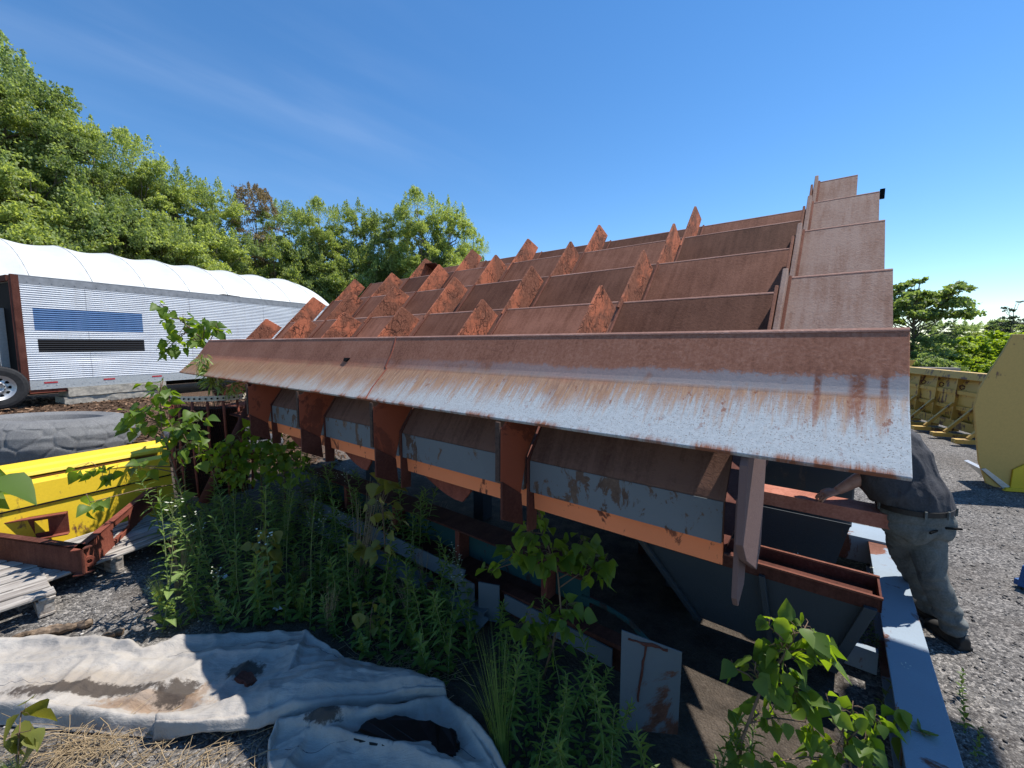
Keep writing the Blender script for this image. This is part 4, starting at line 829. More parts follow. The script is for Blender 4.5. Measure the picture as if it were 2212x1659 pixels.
# side plate in local xz plane (x right), extrude into depth along +y/right
sp = [at_d(x, y, 5.8)-Vector((7.0, 5.8, 0)) for x, y in ((2190, 722), (2172, 760), (2150, 800), (2128, 842), (2119, 880), (2121, 940), (2124, 1000), (2136, 1046), (2150, 1052))]
sp = [Vector((p.x, 0.0, max(0.012, p.z))) for p in sp]
zt = sp[0].z; xr = 1.7
poly = sp+[Vector((0.9, 0, 0.012)), Vector((xr, 0, 0.3)), Vector((xr, 0, zt*0.8)), Vector((1.2, 0, zt)), ]
mb = MB(); mb.slab(poly, (0, 0.03, 0)); mb.build('side_plate', M['yellowshaded'], t, bevel=0.004)
# shell behind the outline
outl = [Vector((p.x+0.03, 0.03, p.z)) for p in sp]; mb = MB()
for i in range(len(outl)-1): mb.slab([outl[i], outl[i+1], outl[i+1]+Vector((0.02, 0, 0.0)), outl[i]+Vector((0.02, 0, 0))], (2.3, 1.1, 0))
mb.build('shell', M['yellowshaded'], t)
mb = MB(); mb.slab([Vector((0.12, -0.025, 0.03)), Vector((0.9, -0.025, 0.03)), Vector((0.9, -0.025, 0.75)), Vector((0.55, -0.025, 0.62)), Vector((0.13, -0.025, 0.32))], (0, 0.022, 0)); mb.build('sunlit_foot_plate', M['yellow'], t, bevel=0.006)  # foot and skid in bright yellow: sunlight put into the colour
mb = MB(); mb.slab([Vector((0.04, -0.05, 0.01)), Vector((0.9, -0.05, 0.005)), Vector((0.9, -0.05, 0.06)), Vector((0.06, -0.05, 0.06))], (0, 0.05, 0)); mb.build('skid', M['yellow'], t, bevel=0.004)
e0 = Vector((-0.23, -0.02, 0.30)); mb = MB(); mb.slab([e0, e0+Vector((0.05, 0, 0.015)), Vector((0.12, -0.02, 0.07)), Vector((0.05, -0.02, 0.03))], (0.12, 0.5, 0.0)); mb.build('cutting_edge', M['alu'], t, bevel=0.003)

bl = at_z(2194, 1272, 0.0); t = thing('blue_attachment', 'deep blue painted steel attachment standing on the gravel at the picture\'s edge', 'machine part', (bl.x, bl.y, 0), R(8))
mb = MB(); mb.slab([(0, 0, 0.03), (0.9, 0, 0.03), (0.9, 0, 0.30), (0.25, 0, 0.30), (0.03, 0, 0.21)], (0.1, -0.6, 0)); mb.build('body', M['bluepaint'], t, bevel=0.01)
mb = MB(); mb.slab([(0.02, 0.0, 0.03), (0.9, 0.0, 0.0), (0.9, 0.0, 0.06), (0.02, 0.0, 0.08)], (0, 0.03, 0)); mb.build('lip', M['bluepaint'], t)
t = thing('shade_boom', 'tall blue boom added out of view to shade the pale beam', 'shade blocker', (3.3, -0.9, 0))
lb = lambda x, y, z: Vector((x-3.3, y+0.9, z))  # boom stands out of view, added only to shade the beam
mb = MB(); mb.bar(lb(3.3, -0.9, 0), lb(3.3, -0.9, 6.0), 0.3, 0.3, up=(0, 1, 0)); mb.build('shade_mast', M['bluepaint'], t, bevel=0.01)
mb = MB(); mb.bar(lb(3.3, -0.9, 5.8), lb(4.7, 2.5, 6.0), 0.26, 0.26); mb.build('shade_arm', M['bluepaint'], t, bevel=0.01)
mb = MB(); mb.bar(lb(4.56, 2.44, 6.0), lb(5.42, 3.53, 6.0), 0.60, 0.2); mb.build('shade_plate', M['bluepaint'], t, bevel=0.01)
mb = MB(); mb.box((0, 0, 0.06), (1.4, 1.4, 0.12)); mb.build('foot', M['bluepaint'], t, bevel=0.01)
b = at_z(2125, 812, 1.0); t = thing('weathered_board', 'pinkish weathered board lying on top of things behind the plough', 'board', (12.6, 12.4, 0), R(-25))
mb = MB(); mb.box((0, 0, 1.36), (1.1, 0.3, 0.08)); mb.build('plank', M['wood'], t)
mb = MB(); mb.box((-0.3, 0, 0.66), (0.2, 0.2, 1.31)); mb.box((0.35, 0, 0.66), (0.2, 0.2, 1.31)); mb.build('trestle_leg', M['oldwood'], t)

# ------------------------------------------------------------------ the man
def fuse(mb, name, mat, parent, voxel=0.012, smooth=2):
    me = mb.mesh('tmp', [mat]); bm = bmesh.new(); bm.from_mesh(me); bmesh.ops.recalc_face_normals(bm, faces=bm.faces); bm.to_mesh(me); bm.free()
    o = bpy.data.objects.new(name, me); COL.objects.link(o)
    r_ = o.modifiers.new('r', 'REMESH'); r_.mode = 'VOXEL'; r_.voxel_size = voxel
    if smooth: s_ = o.modifiers.new('s', 'SMOOTH'); s_.factor = 0.6; s_.iterations = smooth
    dg = bpy.context.evaluated_depsgraph_get(); nm = bpy.data.meshes.new_from_object(o.evaluated_get(dg)); o.modifiers.clear(); o.data = nm
    bpy.data.meshes.remove(me); nm.name = name
    nm.polygons.foreach_set('use_smooth', [True]*len(nm.polygons)); o.parent = parent; return o
def limb(mb, pts, rads, flat=1.0):                          # tapering limb of round rings
    pts = [Vector(p) for p in pts]; rings = []
    fine = []; k = len(pts)
    for i in range(k-1):
        for s in range(6):
            f = s/6; p0 = pts[max(i-1, 0)]; p1 = pts[i]; p2 = pts[i+1]; p3 = pts[min(i+2, k-1)]
            p = 0.5*((2*p1)+(p2-p0)*f+(2*p0-5*p1+4*p2-p3)*f*f+(3*p1-p0-3*p2+p3)*f**3); fine.append((p, rads[i]*(1-f)+rads[i+1]*f))
    fine.append((pts[-1], rads[-1]))
    for i, (p, r) in enumerate(fine):
        d = (fine[min(i+1, len(fine)-1)][0]-fine[max(i-1, 0)][0]).normalized(); x = d.orthogonal().normalized(); y = d.cross(x); rings.append((p, x*r, y*r*flat))
    mb.loft(rings)
def ball(mb, c, rx, ry=None, rz=None, m=Matrix.Identity(3)):
    ry = ry or rx; rz = rz or rx; mb.lathe([(max(1e-4, math.sin(math.pi*i/14)), -math.cos(math.pi*i/14)) for i in range(15)], 20)
    n = 15*20; c = Vector(c)
    for i in range(len(mb.v)-n, len(mb.v)): v = Vector(mb.v[i]); mb.v[i] = tuple(c+m @ Vector((v.x*rx, v.y*ry, v.z*rz)))
MO = Vector((2.95, 2.78, 0)); man = thing('person', 'person in charcoal shirt and grey-green trousers bending over the red channel', 'person', MO)
def mp(x, y, z): return Vector((x, y, z))-MO
FD = Vector((-0.25, 0.97, 0)).normalized(); RD = Vector((0.97, 0.25, 0)).normalized()
pel = mp(2.865, 2.86, 0.935); chest = mp(2.76, 3.03, 1.40); neck = mp(2.70, 3.17, 1.57)
tup = (chest-pel).normalized(); tf = tup.cross(RD)*-1; tf = tf if tf.dot(FD) > 0 else -tf
# body: one continuous skin surface
mb = MB()
mb.loft([(pel-Vector((0, 0, 0.06)), RD*0.17, FD*0.12), (pel, RD*0.185, FD*0.14), (pel.lerp(chest, .35), RD*0.19, tf*0.15), (pel.lerp(chest, .75), RD*0.195, tf*0.14), (chest, RD*0.18, tf*0.12), (chest.lerp(neck, .6), RD*0.10, tf*0.075), (neck, RD*0.06, tf*0.06)])
hd = neck+Vector((-0.03, 0.07, 0.14)); ball(mb, hd, 0.078, 0.098, 0.122); limb(mb, [neck-Vector((0, 0, .04)), hd], [0.062, 0.055])
ball(mb, hd+FD*0.098+Vector((0, 0, -0.012)), 0.014, 0.02, 0.022); ball(mb, hd+FD*0.07+Vector((0, 0, -0.075)), 0.045, 0.04, 0.035)
for s in (-1, 1): ball(mb, hd+RD*0.08*s, 0.01, 0.02, 0.032); ball(mb, hd+FD*0.082+RD*0.032*s+Vector((0, 0, 0.012)), 0.018, 0.012, 0.009)
lsh = chest-RD*0.215+tup*0.02; rsh = chest+RD*0.215+tup*0.02
lel = mp(2.615, 2.985, 1.135); lwr = mp(2.455, 3.035, 0.998)
limb(mb, [lsh, lsh.lerp(lel, .5), lel], [0.062, 0.056, 0.045]); limb(mb, [lel, lel.lerp(lwr, .35), lwr], [0.046, 0.046, 0.03], 0.95)
rel = mp(3.0, 3.22, 1.12); rwr = mp(2.93, 3.12, 0.90)
limb(mb, [rsh, rsh.lerp(rel, .5), rel], [0.062, 0.056, 0.045]); limb(mb, [rel, rel.lerp(rwr, .35), rwr], [0.046, 0.046, 0.03])
def hand(mb, wr, d, up, side, drop):                        # wrist, pointing direction, back-of-hand normal, thumb side
    d = Vector(d).normalized(); side = Vector(side); side = (side-d*side.dot(d)).normalized(); nrm = Vector(up); nrm = (nrm-d*nrm.dot(d)-side*nrm.dot(side)).normalized()
    mb.loft([(wr-d*0.01, side*0.028, nrm*0.021), (wr+d*0.03, side*0.038, nrm*0.018), (wr+d*0.075, side*0.043, nrm*0.015), (wr+d*0.095, side*0.040, nrm*0.012)])
    for i, (o, ln) in enumerate(((0.031, 0.068), (0.011, 0.078), (-0.011, 0.073), (-0.031, 0.058))):
        b0 = wr+d*0.082+side*o; j1 = b0+d*ln*0.42-nrm*drop*0.4+side*o*0.10; j2 = j1+d*ln*0.33-nrm*drop*0.8; j3 = j2+d*ln*0.22-nrm*drop*1.0
        limb(mb, [b0, j1, j2, j3], [0.0095, 0.009, 0.008, 0.0065])
    b0 = wr+d*0.03+side*0.034; limb(mb, [b0, b0+d*0.03+side*0.022-nrm*0.006, b0+d*0.062+side*0.026-nrm*0.016], [0.0135, 0.011, 0.008])
hand(mb, lwr, Vector((-0.93, 0.22, -0.42)), (-0.2, -0.2, 1), (0.1, 0.9, 0.2), 0.016)
hand(mb, rwr, Vector((-0.1, -0.25, -0.9)), (0.5, 0.8, 0.2), (-0.9, 0.3, 0), 0.012)
hipr = pel+RD*0.10-Vector((0, 0, .05)); hipl = pel-RD*0.09-Vector((0, 0, .05))
kr = mp(2.97, 2.80, 0.50); ar_ = mp(3.12, 2.74, 0.09); kl = mp(3.00, 3.04, 0.51); al_ = mp(3.22, 3.00, 0.09)
limb(mb, [hipr, hipr.lerp(kr, .5), kr, kr.lerp(ar_, .4), ar_], [0.09, 0.08, 0.055, 0.052, 0.036]); limb(mb, [hipl, hipl.lerp(kl, .5), kl, kl.lerp(al_, .4), al_], [0.09, 0.08, 0.055, 0.052, 0.036])
skin = NT('skin'); f = skin.noise(skin.co, 25, 4, 0.6); M['skin'] = skin.fin(skin.ramp(f, [(0.3, (0.34, 0.17, 0.115)), (0.7, (0.46, 0.25, 0.18))]), 0.55, spec=0.35)
fuse(mb, 'body', M['skin'], man, 0.006, 1)
def cloth_mat(name, c0, c1, sc=90, wr=9):
    n = NT(name); c = n.coo(); f = n.noise(c, sc, 3, 0.6); g = n.noise(n.map(c, (1, 1, 0.45)), wr, 4, 0.6, 0.6)
    return n.fin(n.mix(n.rng(n.add(n.mul(f, 0.5), n.mul(g, 0.5)), 0.35, 0.65), c0, c1), 0.9, None, n.add(g, n.mul(f, 0.08)), 0.02, 0.7, spec=0.1)
M['shirt'] = cloth_mat('charcoal_cotton', (0.05, 0.05, 0.055), (0.085, 0.084, 0.09)); M['jeans'] = cloth_mat('grey_green_denim', (0.10, 0.106, 0.102), (0.175, 0.182, 0.175))
# shirt
mb = MB(); belly = tf*0.03
mb.loft([(pel+Vector((0, 0, 0.02))+RD*0.02, RD*0.245, FD*0.185), (pel+tup*0.08+RD*0.01, RD*0.262, tf*0.205), (pel.lerp(chest, .40)+belly, RD*0.258, tf*0.215), (pel.lerp(chest, .72), RD*0.25, tf*0.20), (chest, RD*0.24, tf*0.175), (chest.lerp(neck, .45), RD*0.18, tf*0.12), (chest.lerp(neck, .9), RD*0.085, tf*0.08)])
limb(mb, [lsh+RD*0.03, lsh.lerp(lel, .35), lsh.lerp(lel, .70)], [0.095, 0.088, 0.082]); limb(mb, [rsh-RD*0.03, rsh.lerp(rel, .35), rsh.lerp(rel, .70)], [0.095, 0.088, 0.082])
ball(mb, pel+RD*0.19-FD*0.02+Vector((0, 0, -0.005)), 0.07, 0.12, 0.085)
o = fuse(mb, 'shirt', M['shirt'], man, 0.012, 3)
for v in o.data.vertices:                                   # drape folds
    d = mnoise.noise(Vector((v.co.x*9, v.co.y*9, v.co.z*3)))*0.012+0.009*max(0, 1-abs(mnoise.noise(Vector((v.co.x*7, v.co.y*7, v.co.z*4+5)))*5)); v.co += v.normal*d
# trousers
mb = MB()
mb.loft([(pel+Vector((0, 0, 0.045)), RD*0.222, FD*0.165), (pel-Vector((0, 0, 0.03)), RD*0.236, FD*0.18), (pel-Vector((0, 0, 0.12)), RD*0.228, FD*0.17), (pel-Vector((0, 0, 0.17)), RD*0.20, FD*0.14)])
ball(mb, pel+RD*0.10-FD*0.10-Vector((0, 0, .10)), 0.10, 0.075, 0.125); ball(mb, pel-RD*0.09-FD*0.085-Vector((0, 0, .10)), 0.11, 0.075, 0.125); ball(mb, pel-FD*0.085-Vector((0, 0, .09)), 0.11, 0.078, 0.11)
limb(mb, [hipr+Vector((0, 0, -.03)), hipr.lerp(kr, .5), kr, kr.lerp(ar_, .45), ar_+Vector((0, 0, 0.0))], [0.13, 0.108, 0.083, 0.078, 0.078])
limb(mb, [hipl+Vector((0, 0, -.03)), hipl.lerp(kl, .5), kl, kl.lerp(al_, .45), al_], [0.13, 0.108, 0.083, 0.078, 0.078])
o = fuse(mb, 'trousers', M['jeans'], man, 0.012, 2)
for v in o.data.vertices:
    z = v.co.z; low = max(0, 1-abs(z-0.13)/0.22); d = mnoise.noise(Vector((v.co.x*8, v.co.y*8, z*8)))*0.010+0.007*mnoise.noise(Vector((v.co.x*22, v.co.y*22, z*13)))-0.008*max(0, 1-abs(mnoise.noise(Vector((v.co.x*6+3, v.co.y*6, z*11)))*6))+low*0.012*math.sin(z*75+v.co.x*9)
    v.co += v.normal*d
def ellring(c, ax, ay, h, t0=0.012, n=48, a0=0, a1=6.2832):
    mb = MB(); c = Vector(c)
    rows = [(1.0, -h/2), (1.0, h/2), (1-0.03, h/2), (1-0.03, -h/2)]; vs = []
    for s, z in rows: vs += [c+ax*math.cos(a0+(a1-a0)*j/n)*s+ay*math.sin(a0+(a1-a0)*j/n)*s+Vector((0, 0, z)) for j in range(n+1)]
    fs = [(i*(n+1)+j, i*(n+1)+j+1, ((i+1) % 4)*(n+1)+j+1, ((i+1) % 4)*(n+1)+j) for i in range(4) for j in range(n)]; mb.add(vs, fs); return mb
ellring(pel+Vector((0, 0, 0.025)), RD*0.247, FD*0.192, 0.036).build('belt', simple('black_leather', (0.016, 0.015, 0.015), 0.5), man, smooth=False)
for a in (-2.2, -1.57, -1.0, -0.3, 2.8):
    c = pel+Vector((0, 0, 0.022))+RD*math.cos(a)*0.252+FD*math.sin(a)*0.197; mb = MB(); mb.box((0, 0, 0), (0.014, 0.01, 0.055), Matrix.Rotation(a+math.pi/2+math.atan2(RD.y, RD.x), 3, 'Z')); 
    o = mb.build('belt_loop', M['jeans'], man); o.location = c
for s, nm in ((1, 'pocket'), (-1, 'pocket')):                # back pockets: a welted slit and stitched edge
    c = pel+RD*0.095*s-FD*0.178-Vector((0, 0, .085)); mb = MB()
    mb.box((0, 0, 0), (0.115, 0.012, 0.012), Matrix.Rotation(math.atan2(RD.y, RD.x)-0.25*s, 3, 'Z') @ Matrix.Rotation(0.07, 3, 'Y')); o = mb.build('pocket_edge', M['black'], man); o.location = c
for a_, k_ in ((ar_, 0), (al_, 1)):
    mb = MB(); f0 = Vector((0.1, 0.99, 0)).normalized(); c = Vector((a_.x, a_.y, 0)); sd_ = f0.cross(Vector((0, 0, 1)))
    mb.loft([(c-f0*0.085+Vector((0, 0, .045)), sd_*0.034, Vector((0, 0, .044))), (c-f0*0.05+Vector((0, 0, .055)), sd_*0.044, Vector((0, 0, .055))), (c+f0*0.05+Vector((0, 0, .05)), sd_*0.048, Vector((0, 0, .05))), (c+f0*0.14+Vector((0, 0, .036)), sd_*0.052, Vector((0, 0, .036))), (c+f0*0.20+Vector((0, 0, .026)), sd_*0.035, Vector((0, 0, .024)))])
    limb(mb, [c+Vector((0, 0, 0.05)), c+Vector((0, 0, 0.13))], [0.052, 0.05]); mb.box(tuple(c+f0*0.05+Vector((0, 0, .012))), (0.098, 0.27, 0.024), (0, 0, math.atan2(-f0.x, f0.y)))
    fuse(mb, 'boot', simple('black_boot', (0.02, 0.019, 0.018), 0.6, 0.3), man, 0.008, 1)
mb = MB(); ball(mb, hd+Vector((0, 0, 0.03))-FD*0.012, 0.083, 0.100, 0.106); mb.build('hair', simple('dark_hair', (0.03, 0.022, 0.017), 0.6, 0.3, 60), man, smooth=True)
# ------------------------------------------------------------------ tarpaulin
STAINS = [(at_z(200, 1480, .05), 0.62, 0.13, 0), (at_z(330, 1520, .05), 0.34, 0.06, 1), (at_z(185, 1495, .05), 0.5, 0.055, 2), (at_z(262, 1532, .05), 0.22, 0.035, 1), (at_z(385, 1500, .05), 0.13, 0.10, 2), (at_z(415, 1515, .05), 0.05, 0.16, 1), (at_z(530, 1455, .05), 0.13, 0.08, 2), (at_z(700, 1575, .05), 0.10, 0.04, 2)]
def tarp_mat():
    n = NT('dirty_grey_tarpaulin'); c = n.co; f = n.noise(c, 3, 6, 0.65); g = n.noise(c, 28, 5, 0.7); w = n.noise(n.map(c, (260, 260, 260)), 1.0, 2, 0.5)
    wr = n.noise(n.map(c, (1.0, 3.2, 1.0), rot=(0, 0, 0.35)), 4.5, 5, 0.6, 0.8)
    col = n.mix(n.rng(f, 0.38, 0.66), (0.40, 0.37, 0.335), (0.30, 0.275, 0.25)); col = n.mix(n.mul(n.rng(g, 0.52, 0.72), 0.4), col, (0.27, 0.24, 0.21))
    for p, rx, ry, k in STAINS:
        d = n.map(c, (1/rx, 1/ry, 0.0), loc=(0, 0, 0)); v = n.N('ShaderNodeVectorMath'); v.operation = 'DISTANCE'; n.L(d, v.inputs[0]); v.inputs[1].default_value = (p.x/rx, p.y/ry, 0)
        m = n.rng(n.add(v.outputs['Value'], n.mul(n.math('SUBTRACT', g, 0.5), 1.5)), 1.0, 0.72 if k else 0.4)
        col = n.mix(n.mul(m, (0.6, 0.6, 0.9)[k]), col, ((0.27, 0.22, 0.17), (0.24, 0.155, 0.095), (0.045, 0.034, 0.027))[k])
    return n.fin(col, 0.72, None, n.add(n.mul(wr, 1.0), n.add(n.mul(g, 0.25), n.add(n.mul(w, 0.03), n.mul(n.rng(n.voro(n.map(c, (1, 2.2, 1), rot=(0, 0, .4)), 2.2, 'DISTANCE_TO_EDGE'), 0.0, 0.12), 0.22)))), 0.025, 0.6, spec=0.2)
M['tarp'] = tarp_mat(); M['darkseam'] = simple('dark_seam', (0.09, 0.09, 0.1), 0.8); TARP = thing('tarpaulin', 'large dirty grey tarpaulin lying crumpled on the gravel, half in sun and half in shade', 'tarp', (0, 0, 0))
def poly_at(pts, s):
    L_ = [0]
    for i in range(len(pts)-1): L_.append(L_[-1]+(pts[i+1]-pts[i]).length)
    d = s*L_[-1]
    for i in range(len(pts)-1):
        if d <= L_[i+1] or i == len(pts)-2: f = (d-L_[i])/max(1e-6, L_[i+1]-L_[i]); return pts[i].lerp(pts[i+1], f)
def ridge(p, q, w, h):
    p = Vector((p.x, p.y)); q = Vector((q.x, q.y)); d = q-p
    def f(x):
        t = max(0, min(1, (x-p).dot(d)/d.length_squared)); e = x-(p+d*t); s = e.x*d.y-e.y*d.x
        ww = w*(0.4 if s > 0 else 1.25); return h*(0.75*math.exp(-e.length/(ww*0.8))+0.25*math.exp(-(e.length/(ww*1.6))**2))*(0.4+0.6*math.sin(math.pi*min(1, max(0, t*0.9+0.05))))
    return f
def strip(name, up, lo, nu, nv, bulge, rolls, folds, seed, lift=0.012, mat='tarp', over=0.0, seams=()):
    U = [at_z(*p, .04) for p in up]; Lw = [at_z(*p, .03) for p in lo]; mb = MB()
    def fn(u, v):
        a = poly_at(U, u); b = poly_at(Lw, u); p = a.lerp(b, v); x = Vector((p.x, p.y))
        z = gz(p.x, p.y)+lift+bulge*math.sin(math.pi*min(1, max(0, v)))**0.6
        z += rolls[0]*math.exp(-((v-0.07)/0.06)**2)+rolls[1]*math.exp(-((v-0.93)/0.055)**2)
        z += sum(f(x) for f in folds)
        dd = mnoise.voronoi(Vector((x.x*1.7+0.25*mnoise.noise((x.x*2, x.y*2, 1)), x.y*3.0+0.2*mnoise.noise((x.x*3, x.y*3, 2)), seed)))[0]; z += 0.020*max(0, 1-(dd[1]-dd[0])/0.30)**1.6
        nn = mnoise.noise((x.x*2.3+seed, x.y*4.2, seed)); z += 0.014*(1-abs(nn)*2)**2+0.007*mnoise.noise((x.x*7, x.y*9, seed))+0.006*mnoise.noise((x.x*21, x.y*23, seed))
        e = min(v, 1-v, u*3 if seed != 1 else 1, (1-u)*4); k = sstep(e/0.05); k = max(k, over*(1 if v > 0.5 else 0)*sstep(min(u, 1-u)*6)); z = gz(p.x, p.y)+0.004+(z-gz(p.x, p.y))*(0.08+0.92*k)
        edge = 0.012*mnoise.noise((u*20, seed, 0))*(1-k)
        return Vector((p.x+edge, p.y+edge, z))
    mb.grid(fn, nu, nv)
    for sv0, u0, u1 in seams:
        sb = MB(); sb.tube([fn(u0+(u1-u0)*i/60, sv0+0.015*math.sin(i*.31)+0.008*math.sin(i*.9))+Vector((0, 0, 0.0025)) for i in range(61)], 0.0028, 4); sb.build('hem_seam', M['darkseam'], TARP)
    o = mb.build(name, M[mat], TARP, smooth=True, recalc=False); s_ = o.modifiers.new('thick', 'SOLIDIFY'); s_.thickness = 0.004; s_.offset = -1; return o
z_ = lambda x, y: at_z(x, y, .05)
strip('sheet', [(-160, 1392), (100, 1376), (220, 1380), (310, 1405), (400, 1376), (560, 1366), (660, 1368), (748, 1438)], [(-160, 1560), (0, 1562), (170, 1576), (330, 1584), (420, 1572), (560, 1536), (660, 1490), (762, 1450)], 330, 105, 0.028, (0.035, 0.06),
      [ridge(z_(60, 1420), z_(330, 1400), .09, .03), ridge(z_(230, 1560), z_(420, 1450), .07, .045), ridge(z_(400, 1420), z_(690, 1412), .05, .04), ridge(z_(100, 1540), z_(250, 1440), .10, .03), ridge(z_(620, 1480), z_(660, 1380), .05, .035), ridge(z_(470, 1500), z_(560, 1420), .07, .03)], 1, seams=((0.24, 0.55, 0.97), (0.62, 0.05, 0.3)))
strip('folded_flap', [(330, 1570), (450, 1545), (560, 1500), (640, 1464), (748, 1436), (860, 1462), (965, 1500)], [(330, 1592), (450, 1596), (560, 1586), (640, 1566), (748, 1548), (860, 1532), (968, 1518)], 200, 54, 0.06, (0.0, 0.02),
      [ridge(z_(640, 1520), z_(930, 1500), .05, .03), ridge(z_(540, 1560), z_(700, 1480), .06, .025)], 5, 0.06, over=0.75)
strip('lower_sheet', [(578, 1618), (602, 1566), (700, 1556), (860, 1536), (962, 1502), (1012, 1560), (1062, 1620), (1110, 1720)], [(578, 1740), (640, 1790), (750, 1800), (880, 1800), (1000, 1800), (1040, 1800), (1080, 1800), (1120, 1790)], 180, 105, 0.02, (0.05, 0.02),
      [ridge(z_(640, 1600), z_(760, 1560), .05, .06), ridge(z_(690, 1590), z_(900, 1640), .06, .07), ridge(z_(880, 1640), z_(1060, 1700), .06, .05), ridge(z_(760, 1570), z_(880, 1540), .04, .05), ridge(z_(990, 1560), z_(1060, 1660), .07, .06), ridge(z_(600, 1700), z_(660, 1600), .05, .05)], 9, seams=((0.35, 0.1, 0.8),))
pud = [at_z(*p, 0.10) for p in ((762, 1590), (790, 1556), (850, 1548), (930, 1560), (985, 1580), (992, 1612), (975, 1640), (930, 1628), (860, 1606), (800, 1606))]
r0 = random.Random(2)
def ragged(pts, n=6, amp=0.012):
    return [pts[i].lerp(pts[(i+1) % len(pts)], k/n)+Vector((r0.uniform(-amp, amp), r0.uniform(-amp, amp), r0.uniform(-.004, .004))) for i in range(len(pts)) for k in range(n)]
mb = MB(); mb.slab(ragged(pud), (0, 0, -0.05)); o = mb.build('wet_hollow', simple('wet_black_soil', (0.010, 0.008, 0.007), 0.35, 0.4, 30), TARP)
mb = MB(); mb.slab(ragged([at_z(*p, 0.078) for p in ((505, 1466), (520, 1450), (548, 1453), (556, 1470), (535, 1478))], 5, 0.008), (0, 0, -0.04)); mb.build('wet_hollow', M['darkrust'], TARP)

# ------------------------------------------------------------------ leaves
HEART = ([0, .05, .2, .42, .7, 1.0], [0, .24, .43, .41, .22, 0]); OVAL = ([0, .1, .35, .65, 1.0], [0.02, .16, .27, .2, 0]); LANCE = ([0, .15, .45, .75, 1.0], [0.01, .075, .105, .065, 0])
def leaf(mb, p, d, nrm, size, shape=HEART, fold=0.35, droop=0.25, mi=0, var=0.5, wav=0.0, r_=random):
    d = d.normalized(); nrm = (nrm-d*nrm.dot(d)); nrm = nrm.normalized() if nrm.length > 1e-5 else d.orthogonal().normalized(); s = d.cross(nrm)
    ts, ws = shape; vs = []; n = len(ts)
    for t, w in zip(ts, ws):
        c = p+d*t*size-nrm*droop*t*t*size; up = nrm*(w*size*fold)
        k = wav*math.sin(t*9)*size*0.05
        vs += [c-s*w*size+up+nrm*k, c, c+s*w*size+up-nrm*k]
    fs = []
    for i in range(n-1):
        b = i*3
        for j in (0, 1): fs.append((b+j, b+j+1, b+j+4, b+j+3))
    fs = [f for f in fs]; mb.add(vs, fs, mi, var)
def sapling(name, label, stem, blobs, size, mat='poplar', rad=0.007, seed=0, shape=HEART, group=None, stemmat='stemred', upb=0.7, yv=0.0, cat='sapling'):
    """stem: world points; blobs: (centre, radius vec, n)"""
    r2 = random.Random(seed); base = Vector(stem[0]); t = thing(name, label, cat, base, 0, group); st = MB(); lf = MB()
    pts = [Vector(p)-base for p in stem]; k = len(pts); st.tube(pts, [rad*(1-0.6*i/max(1, k-1)) for i in range(k)], 7)
    dense = [pts[i].lerp(pts[i+1], f/8) for i in range(k-1) for f in range(8)]+[pts[-1]]
    for c, rv, n in blobs:
        c = Vector(c)-base; root = min(dense, key=lambda q: (q-c+Vector((0, 0, rv.z*1.2))).length)
        mid = root.lerp(c, .5)+Vector((r2.uniform(-.02, .02), r2.uniform(-.02, .02), 0.02)); br = [root, mid, c, c+Vector((r2.uniform(-.3, .3)*rv.x, r2.uniform(-.3, .3)*rv.y, rv.z*0.8))]
        st.tube(br, [rad*0.55, rad*0.45, rad*0.35, rad*0.2], 5)
        axis = [br[i].lerp(br[i+1], f/5) for i in range(1, 3) for f in range(5)]+[br[-1]]
        for _ in range(n):
            u = Vector((r2.gauss(0, 1), r2.gauss(0, 1), r2.gauss(0, 1))).normalized()*(r2.random()**0.45); p = c+Vector((u.x*rv.x, u.y*rv.y, u.z*rv.z))
            q = min(axis, key=lambda w: (w-p).length); q = q.lerp(p, 0.12)
            st.tube([q, q.lerp(p, .5)+Vector((0, 0, .008)), p], [rad*0.17, rad*0.13, rad*0.10], 4, caps=False, mi=1)
            dr = (p-q).normalized()*0.7+Vector((r2.uniform(-.6, .6), r2.uniform(-.6, .6), r2.uniform(-1.0, 0.15))); nm = Vector((r2.uniform(-.8, .8), r2.uniform(-.8, .8), upb+r2.uniform(-.4, .4)))
            leaf(lf, p, dr, nm, size*r2.uniform(0.55, 1.15), shape, r2.uniform(0.1, 0.5), r2.uniform(0.05, 0.45), 0, min(1, max(0, r2.random()*0.88+yv)), r2.uniform(0, 1))
    st.build('stem', [M[stemmat], M['stemred' if stemmat == 'stemred' else 'stemgreen']], t, smooth=True, recalc=False); lf.build('foliage', M[mat], t, smooth=True, recalc=False)
    return t
def blob(x, y, Y, rx, ry, n, rd=None):                       # a cluster seen at pixel x,y, at forward distance Y; rx, ry in pixels
    c = at_d(x, y, Y); k = Y/F_; return (c, Vector((rx*k, (rd if rd else (rx+ry)*0.4)*k, ry*k)), n)
D = at_d; Z = at_z
g0 = Z(415, 1110); Yl = 3.75
sapling('poplar_sapling', 'tall thin poplar sapling left of the dark leaning post, leaves lit against mulch', [g0, D(400, 1085, Yl), D(378, 1020, Yl), D(350, 930, Yl), D(345, 850, Yl), D(352, 822, Yl)],
        [blob(345, 845, Yl, 48, 24, 20), blob(315, 900, Yl, 54, 34, 28), blob(370, 920, Yl, 50, 36, 32), blob(405, 955, Yl, 58, 34, 34), blob(430, 905, Yl, 34, 24, 12), blob(290, 925, Yl, 28, 24, 8), blob(220, 1015, Yl-.2, 60, 26, 16), blob(300, 1010, Yl-.1, 45, 22, 9), blob(380, 1085, Yl-.1, 48, 20, 11), blob(195, 1085, Yl-.6, 30, 25, 6), blob(430, 980, Yl, 26, 25, 8)], 0.105, seed=1, rad=0.010)
Yb = 6.9
